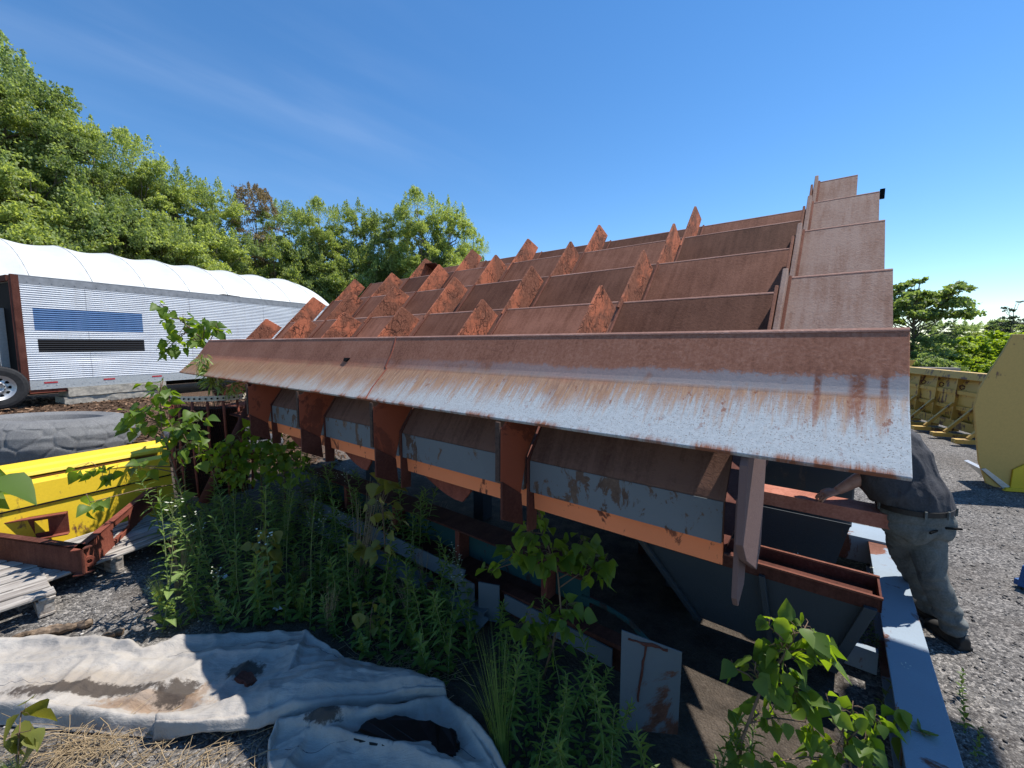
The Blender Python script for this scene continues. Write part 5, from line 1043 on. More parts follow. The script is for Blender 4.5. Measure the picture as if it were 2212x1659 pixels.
sapling('poplar_sapling', 'poplar sapling growing behind the far end of the front plate, leaves against the silver trailer', [Vector((D(470, 900, Yb).x, Yb, gz(-4.8, Yb))), D(468, 800, Yb), D(450, 745, Yb), D(400, 700, Yb), D(352, 660, Yb)],
        [blob(352, 662, Yb, 14, 10, 4), blob(362, 690, Yb, 22, 20, 8), blob(400, 702, Yb, 34, 28, 26), blob(372, 740, Yb, 30, 18, 16), blob(358, 757, Yb, 14, 10, 5), blob(440, 705, Yb, 28, 24, 17), blob(472, 712, Yb, 18, 16, 9), blob(420, 735, Yb, 30, 14, 9)], 0.17, seed=2, rad=0.016, yv=0.12)
g0 = Z(1172, 1470); Yc = 2.32
sapling('poplar_sapling', 'leaning poplar sapling with broad green leaves in the shade in front of the orange bars', [g0, D(1192, 1400, Yc), D(1212, 1320, Yc), D(1205, 1240, Yc), D(1180, 1170, Yc), D(1165, 1105, Yc)],
        [blob(1165, 1108, Yc, 22, 14, 7), blob(1150, 1150, Yc, 50, 28, 24), blob(1115, 1205, Yc, 54, 34, 26), blob(1185, 1205, Yc, 46, 40, 30), blob(1250, 1180, Yc, 42, 34, 22), blob(1280, 1225, Yc, 46, 34, 26), blob(1305, 1215, Yc, 26, 26, 10), blob(1060, 1232, Yc, 30, 16, 6), blob(1225, 1330, Yc, 46, 38, 24), blob(1150, 1345, Yc, 50, 38, 22), blob(1195, 1390, Yc, 40, 28, 14)], 0.094, seed=3, rad=0.008)
Yr = 1.66
sapling('poplar_sapling', 'sunlit poplar sapling with large bright yellow-green leaves in front of the dark hopper', [Z(1590, 1720), D(1602, 1600, Yr), D(1640, 1500, Yr), D(1690, 1420, Yr), D(1712, 1385, Yr)],
        [blob(1660, 1352, Yr, 22, 24, 5), blob(1735, 1365, Yr, 48, 28, 20), blob(1765, 1410, Yr, 36, 34, 16), blob(1700, 1420, Yr, 46, 40, 26), blob(1630, 1450, Yr, 36, 36, 8), blob(1690, 1480, Yr, 50, 38, 22), blob(1735, 1500, Yr, 38, 34, 11), blob(1660, 1545, Yr, 50, 34, 15), blob(1740, 1560, Yr, 28, 30, 7), blob(1580, 1440, Yr, 12, 20, 3), blob(1605, 1590, Yr, 45, 40, 10)], 0.086, seed=4, rad=0.008, yv=0.1)
Yq = 1.62
sapling('poplar_sapling', 'low spreading poplar sapling with bright leaves at the near corner beside the pale beam', [Z(1850, 1800), D(1840, 1680, Yq), D(1830, 1600, Yq), D(1800, 1560, Yq)],
        [blob(1840, 1540, Yq, 40, 30, 10), blob(1790, 1520, Yq, 30, 26, 6), blob(1870, 1600, Yq, 40, 34, 12), blob(1810, 1610, Yq, 45, 36, 14), blob(1750, 1640, Yq, 50, 30, 12), blob(1890, 1560, Yq, 26, 26, 6), blob(1650, 1650, Yq, 60, 26, 11), blob(1880, 1655, Yq, 40, 24, 8)], 0.082, seed=5, rad=0.007, yv=0.1)
sapling('poplar_sapling', 'poplar shoot with a few dark round leaves against the pale beam', [Z(1945, 1665), D(1950, 1600, 1.8), D(1945, 1545, 1.8)],
        [blob(1935, 1530, 1.8, 24, 22, 4), blob(1965, 1560, 1.8, 30, 26, 4), blob(2010, 1590, 1.75, 16, 14, 1), blob(1945, 1600, 1.8, 22, 26, 3)], 0.095, seed=6, rad=0.005)
sapling('poplar_sapling', 'short olive-leaved poplar shoot alone in the dark weeds above the tarp', [Z(566, 1290), D(566, 1230, 3.1), D(562, 1170, 3.1), D(568, 1138, 3.1)],
        [blob(575, 1150, 3.1, 20, 18, 4), blob(545, 1185, 3.1, 22, 18, 5), blob(580, 1190, 3.1, 22, 22, 6), blob(575, 1230, 3.1, 26, 26, 8)], 0.115, 'poplaryellow', seed=7, rad=0.005)
sapling('poplar_sapling', 'olive-leaved poplar shoot beside the clump of dry stalks', [Z(850, 1290), D(832, 1180, 3.0), D(826, 1100, 3.0), D(815, 1030, 3.0)],
        [blob(812, 1025, 3.0, 24, 20, 6), blob(838, 1055, 3.0, 24, 24, 8), blob(820, 1095, 3.0, 30, 24, 9), blob(845, 1130, 3.0, 24, 24, 7), blob(790, 1175, 3.0, 30, 24, 7), blob(830, 1185, 3.0, 30, 26, 8)], 0.105, 'poplaryellow', seed=8, rad=0.006)
sapling('poplar_sapling', 'small poplar shoot with pale round leaves between the dry grass and the long tarp fold', [Z(800, 1400), D(800, 1340, 2.6), D(806, 1300, 2.6)],
        [blob(812, 1296, 2.6, 16, 14, 2), blob(780, 1318, 2.6, 22, 16, 4), blob(806, 1345, 2.6, 26, 20, 5)], 0.09, 'poplaryellow', seed=9, rad=0.004)
sapling('poplar_sapling', 'tall sapling whose big pale leaves reach into the picture over the yellow trough', [Vector((-1.95, 1.15, 0)), Vector((-1.9, 1.15, 0.8)), Vector((-1.82, 1.15, 1.5)), Vector((-1.8, 1.2, 1.9))],
        [(D(-30, 1030, 1.25), Vector((.035, .04, .02)), 3), (D(-45, 1060, 1.25), Vector((.04, .05, .02)), 3), (D(-160, 1000, 1.25), Vector((.12, .1, .12)), 10)], 0.115, seed=12, rad=0.008, yv=0.0)
sapling('poplar_sapling', 'small poplar shoot with brownish green leaves in the near corner beside the straw', [Z(36, 1700), D(40, 1610, 1.85), D(44, 1550, 1.85)],
        [blob(52, 1538, 1.85, 22, 18, 4), blob(66, 1578, 1.85, 18, 18, 3), blob(20, 1590, 1.85, 24, 22, 4)], 0.12, 'poplaryellow', seed=13, rad=0.005, yv=0.12)
for i, (x, y, lab) in enumerate(((560, 935, 'sunlit crown of pale young leaves on the leafy bush below the far bays'), (500, 985, 'dark leafy bush at the foot of the leaning post'), (610, 985, 'dark leafy bush under the far orange bars'))):
    Yg = 4.25
    bl = [blob(545, 930, Yg, 22, 14, 16), blob(520, 950, Yg, 30, 14, 12), blob(560, 960, Yg, 32, 18, 22)] if i == 0 else [blob(x, y-20, Yg, 40, 24, 46), blob(x+18, y+14, Yg, 44, 24, 50), blob(x-24, y+8, Yg, 40, 24, 44), blob(x+10, y+42, Yg, 48, 20, 40)]
    sapling('leafy_bush', lab, [Z(x+8, 1120), D(x+4, 1030, Yg), D(x, y+10, Yg), D(x-4, y-14, Yg)], bl, 0.085 if i else 0.095, 'poplar', seed=20+i, rad=0.008, upb=0.9, cat='bush')
sapling('willow_shoot', 'slim willow-like shoot with narrow pale leaves over the far plate end', [D(470, 900, 5.0)*1.0-Vector((0, 0, D(470, 900, 5.0).z)), D(460, 850, 5.0), D(445, 800, 5.0), D(440, 772, 5.0)],
        [blob(440, 778, 4.8, 9, 16, 26), blob(455, 806, 4.8, 14, 16, 34), blob(428, 790, 4.8, 14, 10, 18), blob(462, 828, 4.8, 22, 12, 34), blob(500, 836, 4.8, 34, 11, 46)], 0.115, 'weedpale', seed=31, rad=0.006, shape=LANCE, stemmat='stemgreen', cat='shoot')

# ------------------------------------------------------------------ weeds
def weed_mesh(kind, seed):
    r2 = random.Random(seed); mb = MB()
    if kind == 'lance':
        h = r2.uniform(0.55, 0.8); bx, by = r2.uniform(-.10, .10), r2.uniform(-.10, .10); pts = [Vector((bx*t*t, by*t*t, h*t)) for t in np.linspace(0, 1, 7)]; mb.tube(pts, [0.0042*(1-.6*t) for t in np.linspace(0, 1, 7)], 5)
        n = 46
        for i in range(n):
            t = 0.12+0.88*(i/n)**0.85; p = Vector((bx*t*t, by*t*t, h*t)); a = i*2.4+r2.uniform(-.3, .3); el = 0.15+0.8*t*t+r2.uniform(-.3, .2); d = Vector((math.cos(a)*math.cos(el), math.sin(a)*math.cos(el), math.sin(el)))
            leaf(mb, p, d, Vector((0, 0, 1)), (0.118*(1-0.45*t) if t < .93 else 0.06)*r2.uniform(.75, 1.15), LANCE, 0.3, r2.uniform(0.15, 0.5), 1, r2.random())
        return mb.mesh('lance_weed', [M['stemgreen'], M['weed']])
    if kind == 'oval':
        h = r2.uniform(0.22, 0.42); bx, by = r2.uniform(-.06, .06), r2.uniform(-.06, .06); pts = [Vector((bx*t*t, by*t*t, h*t)) for t in np.linspace(0, 1, 6)]; mb.tube(pts, [0.0035*(1-.6*t) for t in np.linspace(0, 1, 6)], 5)
        for i in range(17):
            t = (i/17)**0.9; p = Vector((bx*t*t, by*t*t, h*t)); a = i*2.4+r2.uniform(-.4, .4); el = 0.5+0.5*t+r2.uniform(-.3, .3); d = Vector((math.cos(a)*math.cos(el), math.sin(a)*math.cos(el), math.sin(el)))
            leaf(mb, p, d, Vector((0, 0, 1)), (0.085-0.045*t)*r2.uniform(.7, 1.2), OVAL, 0.3, r2.uniform(0.1, 0.5), 1, r2.random())
        return mb.mesh('oval_weed', [M['stemgreen'], M['weed']])
    if kind == 'flower':
        h = r2.uniform(0.7, 0.95); bx, by = r2.uniform(-.12, .12), r2.uniform(-.12, .12); P_ = lambda t: Vector((bx*t*t, by*t*t, h*t)); mb.tube([P_(t) for t in np.linspace(0, 1, 8)], [0.005*(1-.65*t) for t in np.linspace(0, 1, 8)], 5)
        for i in range(20):
            t = 0.02+0.85*(i/20)**1.2; a = i*2.4; el = 0.6+r2.uniform(-.3, .3); d = Vector((math.cos(a)*math.cos(el), math.sin(a)*math.cos(el), math.sin(el)))
            leaf(mb, P_(t), d, Vector((0, 0, 1)), (0.13-0.10*t)*r2.uniform(.7, 1.2), OVAL, 0.3, r2.uniform(0.2, 0.6), 1, r2.random())
        for i in range(9):
            t = r2.uniform(0.72, 1.0); a = r2.uniform(0, 6.28); q = P_(t)+Vector((math.cos(a)*.05, math.sin(a)*.05, .05+r2.uniform(0, .04))); mb.tube([P_(t), q], [0.0015, 0.001], 4, caps=False)
            for j in range(6): b = j*1.05; leaf(mb, q, Vector((math.cos(b), math.sin(b), .4)), Vector((0, 0, 1)), 0.011, OVAL, 0.1, 0, 2, 0.5)
        return mb.mesh('flowering_weed', [M['stemgreen'], M['weedpale'], M['flower']])
    if kind == 'grass':
        for i in range(110):
            a = r2.uniform(0, 6.28); l = r2.uniform(0.4, 0.85); sp_ = r2.uniform(0.03, 0.38); r0 = r2.uniform(0, .05); w = r2.uniform(.0018, .0034); o = Vector((math.cos(a)*r0, math.sin(a)*r0, 0)); d = Vector((math.cos(a), math.sin(a), 0)); s = Vector((-d.y, d.x, 0))
            pts = [o+d*(sp_*l*t*t)+Vector((0, 0, l*(t-0.18*sp_*t*t*3))) for t in np.linspace(0, 1, 6)]; vs = []
            for j, p in enumerate(pts): k = w*(1-j/5.2); vs += [p-s*k, p+s*k+d*k*0.6]
            mb.add(vs, [(2*j, 2*j+1, 2*j+3, 2*j+2) for j in range(5)], 0, r2.random())
        return mb.mesh('grass_tuft', [M['grass']])
    if kind == 'dry':
        for i in range(46):
            a = r2.uniform(0, 6.28); l = r2.uniform(0.4, 1.0); sp_ = r2.uniform(0.0, 0.22); o = Vector((math.cos(a)*.07*r2.random(), math.sin(a)*.07*r2.random(), 0)); d = Vector((math.cos(a), math.sin(a), 0))
            mb.tube([o+d*(sp_*l*t*t)+Vector((r2.uniform(-.006, .006), 0, l*t)) for t in np.linspace(0, 1, 5)], [0.0022*(1-.5*t) for t in np.linspace(0, 1, 5)], 4, caps=False, var=r2.random()*0.5)
        return mb.mesh('dry_stalks', [M['straw']])
    if kind == 'thin':
        h = r2.uniform(0.35, 0.5); bx = r2.uniform(-.08, .08); P_ = lambda t: Vector((bx*t*t, 0, h*t)); mb.tube([P_(t) for t in np.linspace(0, 1, 6)], [0.0028*(1-.6*t) for t in np.linspace(0, 1, 6)], 5)
        for i in range(9):
            t = 0.05+0.85*(i/9); a = i*2.4; d = Vector((math.cos(a), math.sin(a), .7)); leaf(mb, P_(t), d, Vector((0, 0, 1)), 0.06*(1-.6*t), OVAL, .3, .3, 1, r2.random())
        for i in range(12): a = i*2.4; q = P_(1)+Vector((math.cos(a)*.018, math.sin(a)*.018, r2.uniform(-.05, .02))); leaf(mb, q, Vector((math.cos(a), math.sin(a), .3)), Vector((0, 0, 1)), .012, OVAL, .1, 0, 2, .5)
        return mb.mesh('thin_weed', [M['stemgreen'], M['weedpale'], M['flower']])
def inpoly(x, y, P):
    c = False; j = len(P)-1
    for i in range(len(P)):
        if (P[i][1] > y) != (P[j][1] > y) and x < (P[j][0]-P[i][0])*(y-P[i][1])/(P[j][1]-P[i][1])+P[i][0]: c = not c
        j = i
    return c
def spread_px(poly, n, mind, seed):
    r2 = random.Random(seed); out = []; xs_ = [p[0] for p in poly]; ys_ = [p[1] for p in poly]; tries = 0
    while len(out) < n and tries < 9000:
        tries += 1; y = r2.uniform(min(ys_), max(ys_)); x = r2.uniform(min(xs_), max(xs_))
        if not inpoly(x, y, poly): continue
        p = Z(x, y)
        if r2.random() > (p.y/4.6): pass
        if all((p-q).length > mind for q in out): out.append(p)
    return out
def plant_all(name, cat, kind, label, group, pts, seeds, smin=0.8, smax=1.2, seed=1):
    r2 = random.Random(seed); ms = [weed_mesh(kind, s) for s in seeds]
    for i, p in enumerate(pts):
        o = bpy.data.objects.new(name, ms[i % len(ms)]); COL.objects.link(o); o.location = (p.x, p.y, gz(p.x, p.y)-0.005)
        o.rotation_euler = (r2.gauss(0, .15), r2.gauss(0, .15), r2.uniform(0, 6.28)); k = r2.uniform(smin, smax); o.scale = (k, k, k); tag(o, label, cat, group)
PA = [(325, 1230), (400, 1120), (520, 1085), (660, 1070), (830, 1130), (985, 1260), (1040, 1380), (985, 1470), (900, 1455), (760, 1418), (690, 1352), (480, 1352), (350, 1360)]
PB = [(1045, 1440), (1090, 1400), (1180, 1480), (1330, 1560), (1330, 1640), (1420, 1760), (1150, 1760), (1085, 1620)]
PC = [(330, 1180), (500, 1085), (660, 1070), (830, 1120), (960, 1220), (900, 1260), (700, 1230), (420, 1240)]
plant_all('lance_leaved_weed', 'weed', 'lance', 'upright lance-leaved weed in the dark patch between tarp and steel stack', 'lance leaved weeds in the shade below the stack', spread_px(PC, 72, 0.10, 3)+spread_px(PA, 40, 0.15, 4), (1, 2, 3, 4, 5), 0.75, 1.3, 1)
plant_all('lance_leaved_weed', 'weed', 'lance', 'green lance-leaved weed crowding the foreground left of the upright blue-grey plate', 'lance leaved weeds in the foreground', spread_px(PB, 19, 0.12, 5), (6, 7, 8), 0.55, 0.85, 2)
plant_all('lance_leaved_weed', 'weed', 'lance', 'narrow-leaved weed catching the sun below the bright poplar sapling', 'lance leaved weeds under the bright sapling', [Z(1560, 1745), Z(1530, 1760), Z(1590, 1770)], (9,), 0.6, 0.75, 12)
plant_all('broad_leaved_weed', 'weed', 'oval', 'small weed with oval leaves among the shaded weeds beside the tarp', 'small oval leaved weeds beside the tarp', spread_px([(340, 1365), (480, 1290), (700, 1240), (960, 1300), (1030, 1420), (980, 1480), (900, 1450), (760, 1415), (690, 1355)], 62, 0.11, 6), (11, 12, 13, 14), 0.8, 1.3, 3)
plant_all('flowering_weed', 'weed', 'flower', 'tall slender weed with tiny white flowers standing in the shaded weed patch', 'slender flowering weeds in the weed patch', spread_px(PA, 17, 0.22, 8), (21, 22, 23), 0.55, 0.95, 4)
plant_all('flowering_weed', 'weed', 'flower', 'tall sunlit weed with tiny white flowers at the upper edge of the tarp', None, [Z(350, 1368)], (24,), 1.12, 1.12, 5)
plant_all('flowering_weed', 'weed', 'flower', 'sunlit weed growing against the bright yellow trough wall', None, [Z(105, 1178)], (25,), 0.55, 0.55, 6)
plant_all('thin_weed', 'weed', 'thin', 'thin pale weed in flower inside the steel frame, below the red channel', None, [W(0.18, 3.75, 0)], (31,), 1.25, 1.25, 7)
plant_all('thin_weed', 'weed', 'thin', 'thin pale weed growing on the gravel patch beside the pale beam', 'thin weeds beside the pale beam', [W(-0.28, 4.2, 0), W(-0.22, 3.75, 0), W(-0.31, 3.1, 0)], (32, 33), 0.7, 0.95, 8)
plant_all('lance_leaved_weed', 'weed', 'lance', 'small lance-leaved weed squeezed between the hopper and the pale beam', 'small weeds between hopper and beam', [W(-0.29, 3.65, 0), W(-0.3, 3.5, 0), W(-0.25, 3.55, 0)], (9, 10), 0.3, 0.45, 9)
plant_all('grass_tuft', 'grass', 'grass', 'tall fan of fine green grass beside the lower end of the tarp', None, [Z(1085, 1640)], (41,), 0.92, 0.92, 9)
plant_all('grass_tuft', 'grass', 'grass', 'small tuft of green grass in the shaded weed patch', 'small grass tufts in the shade', spread_px(PA, 9, 0.3, 10), (42, 43), 0.28, 0.5, 10)
plant_all('grass_tuft', 'grass', 'grass', 'bright green grass tuft in the near corner by the straw', None, [Z(52, 1700)], (44,), 0.32, 0.32, 13)
plant_all('dry_stalks', 'dead weeds', 'dry', 'short thin clump of dead stalks among the shaded weeds', 'dead stalks among the weeds', spread_px(PA, 10, 0.3, 18), (52, 53), 0.3, 0.6, 15)
plant_all('dry_stalks', 'dead weeds', 'dry', 'clump of tall dry brown stalks in front of the orange bars', None, [Z(775, 1265)], (51,), 1.0, 1.0, 11)
plant_all('broad_leaved_weed', 'weed', 'oval', 'small pale weed at the gravel edge of the pale beam', 'small weeds along the outer edge of the beam', [Z(2085, 1580), Z(2105, 1640), Z(2080, 1505)], (15,), 0.3, 0.5, 14)

def straw_stuff():
    r2 = random.Random(5); mb = MB()
    def one(x, y, l, z=0.02, var=None):
        p = Z(x, y); a = r2.uniform(0, 6.28); d = Vector((math.cos(a), math.sin(a), r2.uniform(-.05, .55))).normalized(); s = Vector((-d.y, d.x, r2.uniform(-.5, .5)))
        pts = [p+Vector((0, 0, z+gz(p.x, p.y)))+d*l*(t-.3)+s*l*0.25*math.sin(t*2.2+a)*t+Vector((0, 0, -0.35*l*t*t*d.z)) for t in np.linspace(0, 1, 5)]
        for q in pts: q.z = max(q.z, 0.008)
        mb.tube(pts, [r2.uniform(.0008, .0022)]*5, 4, caps=False, var=r2.random() if var is None else var)
    for _ in range(250):
        x = r2.uniform(-10, 585); y = r2.uniform(1590, 1740)
        if y < 1600+0.0*x and r2.random() < .5: continue
        one(x, y, r2.uniform(.06, .3))
    for _ in range(80): one(r2.gauss(190, 60), r2.gauss(1640, 30), r2.uniform(.1, .34), .04)
    for _ in range(150): one(r2.gauss(880, 55), r2.gauss(1450, 28), r2.uniform(.06, .22))
    for _ in range(240):
        x = r2.uniform(350, 1050); y = r2.uniform(1230, 1480)
        if inpoly(x, y, PA): one(x, y, r2.uniform(.08, .3), var=r2.random()*.6)
    tag(mb.build('dry_grass', M['straw'], smooth=True, recalc=False), 'dry straw and dead grass stems lying on the ground', 'straw', kind='stuff')
    mb = MB()
    for _ in range(2600):                                   # creeping ground cover under the weeds
        x = r2.uniform(330, 1060); y = r2.uniform(1090, 1490)
        if not inpoly(x, y, PA): continue
        p = Z(x, y); p.z = gz(p.x, p.y)+r2.uniform(.005, .08); a = r2.uniform(0, 6.28)
        leaf(mb, p, Vector((math.cos(a), math.sin(a), r2.uniform(-.2, .7))), Vector((0, 0, 1)), r2.uniform(.02, .055), OVAL, .3, .3, 0, r2.random())
    for _ in range(900):
        x = r2.uniform(1040, 1420); y = r2.uniform(1400, 1780)
        if not inpoly(x, y, PB): continue
        p = Z(x, y); p.z = r2.uniform(.005, .08); a = r2.uniform(0, 6.28)
        leaf(mb, p, Vector((math.cos(a), math.sin(a), r2.uniform(-.2, .7))), Vector((0, 0, 1)), r2.uniform(.02, .05), OVAL, .3, .3, 0, r2.random())
    tag(mb.build('ground_cover', M['weed'], smooth=True, recalc=False), 'low creeping green ground cover under the taller weeds', 'ground cover', kind='stuff')
straw_stuff()
for i, (x, y, s, lab) in enumerate(((602, 1322, .05, 'crumpled scrap of white paper lying in the weeds near the tarp'), (580, 1272, .055, 'flat pale scrap of plastic lying among the shaded weeds'), (485, 1252, .04, 'tiny white scrap caught on a weed in the shade'))):
    mb = MB(); r2 = random.Random(i); p = Z(x, y); vs = lambda u, v: Vector(((u-.5)*s*1.6, (v-.5)*s, .03+0.02*mnoise.noise((u*3+i, v*3, i))+.01*u)); mb.grid(vs, 6, 5); o = mb.build('paper_scrap', M['paper'], smooth=False, recalc=False); o.location = p; o.rotation_euler = (0, 0, i*1.3); tag(o, lab, 'litter')

# ------------------------------------------------------------------ trees
def tree_meshes(seed, h, r, nl, leafsz, nleaf, mats, cz=0.58, rzf=0.42, trunk=0.2, flat=0.75, lobe=(0.26, 0.42), dens=1.0, spires=0):
    rs2 = np.random.RandomState(seed); r2 = random.Random(seed); mb = MB()
    th = h*(cz-rzf*0.35); pts = [Vector((r2.uniform(-.02, .02)*h*(i > 0), r2.uniform(-.02, .02)*h*(i > 0), h*0.92*i/8)) for i in range(9)]
    mb.tube(pts, [trunk*(1-0.9*(i/8)**0.8)+0.01 for i in range(9)], 8)
    lobes = []; tries = 0
    while len(lobes) < nl and tries < 4000:
        tries += 1; u = rs2.normal(size=3); u /= np.linalg.norm(u); k = rs2.uniform(0.35, 0.95); c = np.array([u[0]*r*k, u[1]*r*k, h*cz+u[2]*h*rzf*k]); lr = r*rs2.uniform(*lobe)*(1.15-0.45*max(0, (c[2]-h*cz)/(h*rzf)))
        if c[2] < h*0.10: continue
        if all(np.linalg.norm((c-q)/[1, 1, .8]) > 0.55*(lr+s) for q, s in lobes): lobes.append((c, lr))
    for c, lr in lobes:
        z0 = max(h*0.12, min(c[2]-r*0.5, h*0.85)); i = z0/(h*0.92)*8; k = min(7, int(i)); root = pts[k].lerp(pts[k+1], i-k); c_ = Vector(c); mid = root.lerp(c_, .55)+Vector((0, 0, -.04*h))
        mb.tube([root, mid, c_], [trunk*0.32, trunk*0.2, trunk*0.05], 5)
        for _ in range(3):
            e = c_+Vector(rs2.normal(size=3)*lr*0.6); mb.tube([mid.lerp(c_, .6), e], [trunk*.1, trunk*.03], 4, caps=False)
    wood = mb.mesh('trunk', [M['bark']])
    tot = sum(l**2 for _, l in lobes); V = []; VAR = []
    for c, lr in lobes:
        nt_ = max(6, int(nleaf*dens*lr**2/tot/26)); u = rs2.normal(size=(nt_, 3)); u /= np.linalg.norm(u, axis=1)[:, None]; u[:, 2] = np.where(u[:, 2] < -0.3, -u[:, 2]*0.6, u[:, 2])
        tw = c+u*lr*rs2.uniform(0.45, 1.08, (nt_, 1))*[1, 1, flat]
        m = 26; p = (tw[:, None]+rs2.normal(size=(nt_, m, 3))*lr*0.15*[1, 1, .55]).reshape(-1, 3); n = len(p)
        d = rs2.normal(size=(n, 3))+[0, 0, -.25]+np.repeat(u, m, 0)*0.6; d /= np.linalg.norm(d, axis=1)[:, None]; nr = rs2.normal(size=(n, 3))*0.75+[0, 0, 1.0]; s = np.cross(d, nr); s /= np.linalg.norm(s, axis=1)[:, None]+1e-9
        L2 = leafsz*rs2.uniform(0.6, 1.25, (n, 1)); w = L2*rs2.uniform(0.26, 0.40, (n, 1)); up = np.cross(s, d)*L2*0.12
        V.append(np.stack([p-d*L2*.5, p-s*w+up, p+d*L2*.5, p+s*w+up], 1)); VAR.append(np.clip(np.repeat(rs2.uniform(0, .55, nt_), m)+rs2.uniform(0, .45, n)+rs2.uniform(-.08, .08), 0, 1))
    for _ in range(spires):                                # upright leafy shoots on top of the crown
        a = rs2.uniform(0, 6.28); k = rs2.uniform(0, .75)**.5; c0 = np.array([math.cos(a)*r*k, math.sin(a)*r*k, h*(cz+rzf*0.86*math.sqrt(1-k*k*.9))]); l = r*rs2.uniform(.2, .42); m = 150
        t_ = rs2.uniform(0, 1, m); p = c0+np.stack([rs2.normal(size=m)*.10*r*(1.05-t_), rs2.normal(size=m)*.10*r*(1.05-t_), l*(t_-.2)], 1)
        d = rs2.normal(size=(m, 3))*.7+[0, 0, .5]; d /= np.linalg.norm(d, axis=1)[:, None]; s = np.cross(d, rs2.normal(size=(m, 3))); s /= np.linalg.norm(s, axis=1)[:, None]+1e-9
        L2 = leafsz*rs2.uniform(0.6, 1.1, (m, 1)); w = L2*rs2.uniform(0.26, 0.4, (m, 1)); V.append(np.stack([p-d*L2*.5, p-s*w, p+d*L2*.5, p+s*w], 1)); VAR.append(np.clip(rs2.uniform(.2, .6)+rs2.uniform(0, .4, m), 0, 1))
    V = np.concatenate(V).reshape(-1, 3); n = len(V)//4
    return wood, np_mesh('crown', V, np.arange(n*4).reshape(-1, 4), mats, var=np.concatenate(VAR))
def place_tree(name, label, meshes, loc, rz, sc_, group=None, cat='tree'):
    t = thing(name, label, cat, loc, rz, group); t.scale = sc_ if isinstance(sc_, tuple) else (sc_,)*3
    for nm, me in zip(('trunk', 'crown'), meshes): o = bpy.data.objects.new(nm, me); COL.objects.link(o); o.parent = t
    return t
H0 = 18.0
TA = [tree_meshes(s, H0, 4.6, 42, 0.19, 50000, M[m], 0.56, 0.44, 0.24, flat=0.95, lobe=(0.16, 0.31), spires=34) for s, m in ((1, 'treeleaf'), (2, 'treeleaf2'), (3, 'treeleaf'), (4, 'treeleaf2'))]
TB = [tree_meshes(s, 9.0, 3.4, 34, 0.175, 34000, M[m], 0.5, 0.5, 0.14, flat=0.9, lobe=(0.17, 0.32), spires=20) for s, m in ((11, 'treeleaf'), (12, 'treeleaf2'))]
TR = tree_meshes(21, 17.0, 3.0, 46, 0.17, 9000, M['treebrown'], 0.60, 0.40, 0.2, spires=46)
def tree_at(x, y, t, name, label, ms, h0, rz, wid=1.0, group=None):
    wid *= 0.86
    r = ray(x, y); top = CAM_H+r.z*t; X, Y = r.x*t, r.y*t; zb = gz(X, Y)-0.1; k = (top-zb)/h0
    return place_tree(name, label, ms, (X, Y, zb), rz, (k*wid, k*wid, k), group)
back = [(-130, 10, 29, 0, 1.1, 'tallest dark broadleaf tree, cut by the edge of the picture'), (-20, 92, 30, 2, 1.0, 'very tall broadleaf tree above the near end of the white fabric roof'), (90, 185, 32, 1, 0.9, 'tall broadleaf tree on the slope shoulder, second step down of the skyline'),
        (190, 280, 33, 0, 0.9, 'broadleaf tree where the skyline drops sharply'), (285, 285, 36, 3, 0.95, 'round-topped broadleaf tree with airy twigs at its crown'), (372, 350, 38, 2, 0.95, 'broadleaf tree just before the pale feathery ones'), (450, 385, 40, 1, 0.95, 'light green broadleaf tree beside the reddish thin one'),
        (610, 432, 46, 0, 1.0, 'dark green broadleaf tree right behind the reddish thin tree'), (690, 432, 46, 3, 0.85, 'pale green tree with loose pointed top'), (765, 432, 49, 1, 0.9, 'slim light green tree in the middle of the far row'), (838, 446, 50, 2, 0.9, 'dark green tree beside the brightest one'),
        (905, 410, 48, 3, 0.85, 'bright yellow-green tree standing highest at the low end of the row'), (968, 428, 50, 1, 0.8, 'bright green tree right beside the highest one at the low end of the row'), (1020, 492, 54, 3, 0.75, 'last small green tree of the row, just over the rusty fins'), (-230, -60, 34, 3, 1.2, 'tall broadleaf tree beyond the edge of the picture')]
for i, (x, y, t_, k, w, lab) in enumerate(back): tree_at(x, y, t_, 'broadleaf_tree', lab, TA[k], H0*1.0, i*1.9, w, 'trees along the wooded slope')
tree_at(545, 388, 43, 'reddish_tree', 'thin reddish brown tree in early leaf sticking up out of the green row', TR, 17.0, 0.6, 0.9)
low = [(-60, 330, 27, 0, 'bushy tree at the foot of the slope by the near roof end'), (70, 360, 29, 1, 'light bushy tree low on the slope above the first roof ribs'), (180, 420, 31, 0, 'dark bushy tree low on the slope behind the roof'), (270, 450, 33, 1, 'light green bushy tree above the middle of the fabric roof'), (350, 480, 35, 0, 'dark bushy tree above the middle of the fabric roof'), (430, 475, 37, 1, 'pale bushy tree halfway along the fabric roof'), (510, 500, 40, 0, 'dark bushy tree below the reddish thin tree'), (590, 505, 43, 1, 'light bushy tree toward the far end of the fabric roof'),
       (660, 520, 45, 0, 'dark bushy tree just above the far end of the fabric roof'), (730, 515, 47, 1, 'light bushy tree past the far end of the fabric roof'), (800, 530, 48, 0, 'dark bushy tree above the first rusty fins'), (870, 520, 50, 1, 'light bushy tree above the box-like fin'), (945, 525, 51, 0, 'dark bushy tree under the brightest crowns'), (1010, 545, 53, 1, 'last light bushy tree behind the fins')]
for i, (x, y, t_, k, lab) in enumerate(low): tree_at(x, y, t_, 'bushy_tree', lab, TB[k], 9.0, i*2.3, 1.0 if i < 6 else 0.8, 'bushy trees at the foot of the slope')
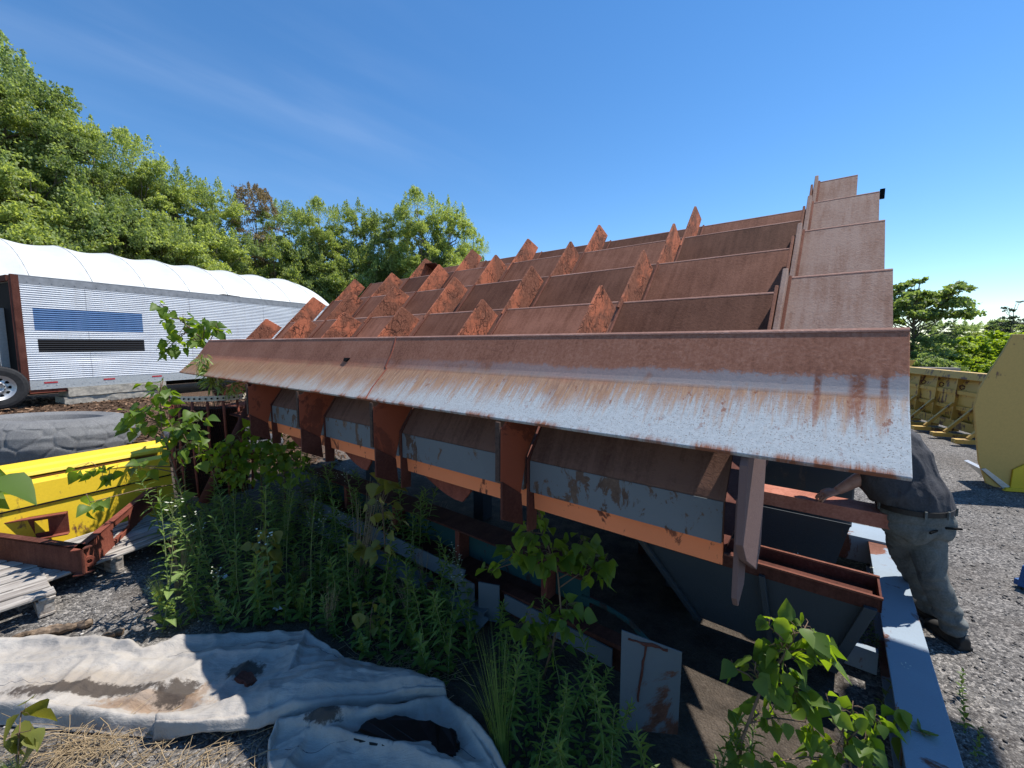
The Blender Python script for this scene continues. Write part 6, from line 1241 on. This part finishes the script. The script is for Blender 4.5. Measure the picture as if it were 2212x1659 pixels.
# right-hand side
SU = tree_meshes(61, 6.0, 2.7, 30, 0.24, 10000, M['sumac'], 0.70, 0.26, 0.14, flat=0.45, lobe=(0.17, 0.30))
def at_t(x, y, t): r = ray(x, y); return Vector((r.x*t, r.y*t, CAM_H+r.z*t))
p = at_t(1985, 590, 22.5); place_tree('sumac_tree', 'flat-topped feathery tree behind the open end of the steel stack', SU, (p.x, p.y, 0), 0.5, (p.z/6.0*0.9, p.z/6.0*0.9, p.z/6.0))
p = at_t(2048, 782, 20); place_tree('sumac_tree', 'small pale feathery sapling in front of the broad-leaved shrubs', SU, (p.x, p.y, 0), 2.5, (p.z/6.0*1.25,)*2+(p.z/6.0*1.1,))
PN = tree_meshes(33, 10.0, 2.7, 44, 0.17, 10500, M['pineleaf'], 0.52, 0.46, 0.16, flat=0.4, lobe=(0.16, 0.28))
p = at_t(2195, 640, 36); place_tree('pine_tree', 'dark thin conifer against the sky above the yellow bucket', PN, (p.x, p.y, 0), 1.0, p.z/10.2)
p = at_t(2085, 668, 34); place_tree('pine_tree', 'low thin grey-green conifer between the feathery tree and the taller conifer', PN, (p.x-1.5, p.y, 0), 2.2, (0.33, 0.33, 0.42))
SH = [tree_meshes(s, 3.2, 2.2, 30, 0.22, 9000, M[m], 0.5, 0.46, 0.05, lobe=(0.22, 0.36)) for s, m in ((41, 'knot'), (42, 'knot'))]+[tree_meshes(43, 3.2, 2.0, 26, 0.16, 9000, M['treeleaf'], 0.5, 0.46, 0.05)]
for i, (x, y, t_, k, lab) in enumerate(((1958, 716, 23, 2, 'dark small-leaved shrub next to the end of the front plate'), (2020, 722, 25, 2, 'dark small-leaved shrub left of the bright ones'), (2075, 730, 25, 0, 'bright yellow-green shrub above the pale feathery sapling'), (2122, 728, 23.5, 1, 'bright yellow-green shrub in the middle of the broad-leaved row'), (2165, 716, 24, 0, 'bright yellow-green shrub beside the bucket top'), (2215, 712, 26, 1, 'bright broad-leaved shrub partly behind the bucket'), (2262, 715, 26, 0, 'broad-leaved shrub behind the bucket'), (1990, 765, 20, 2, 'low dark shrub behind the plough end'), (2110, 770, 21.5, 1, 'low bright shrub behind the plough top'))):
    p = at_t(x, y, t_); place_tree('leafy_shrub', lab, SH[k], (p.x, p.y, 0), i*1.7, (p.z/3.2*1.1,)*2+(p.z/3.2,), 'shrubs behind the plough', 'shrub')
for x, y, t_, k in ((2060, 694, 46, 0), (2110, 700, 52, 1), (2150, 692, 48, 0), (2205, 698, 50, 1)):
    p = at_t(x, y, t_); place_tree('bushy_tree', 'distant low tree in the gap beyond the shrubs', TB[k], (p.x, p.y, 0), x*0.7, (p.z/9.0*1.3, p.z/9.0*1.3, p.z/9.0), 'distant trees beyond the yard')
rs3 = random.Random(77)
for i in range(9):
    x = 1120+i*150; t_ = 62+rs3.uniform(0, 12); p = at_t(x, 660+rs3.uniform(-15, 25), t_)
    if x > 1900: place_tree('bushy_tree', 'distant low tree in the gap beyond the shrubs', TB[i % 2], (p.x, p.y, 0), i, p.z/9.0*0.9, 'distant trees beyond the yard')
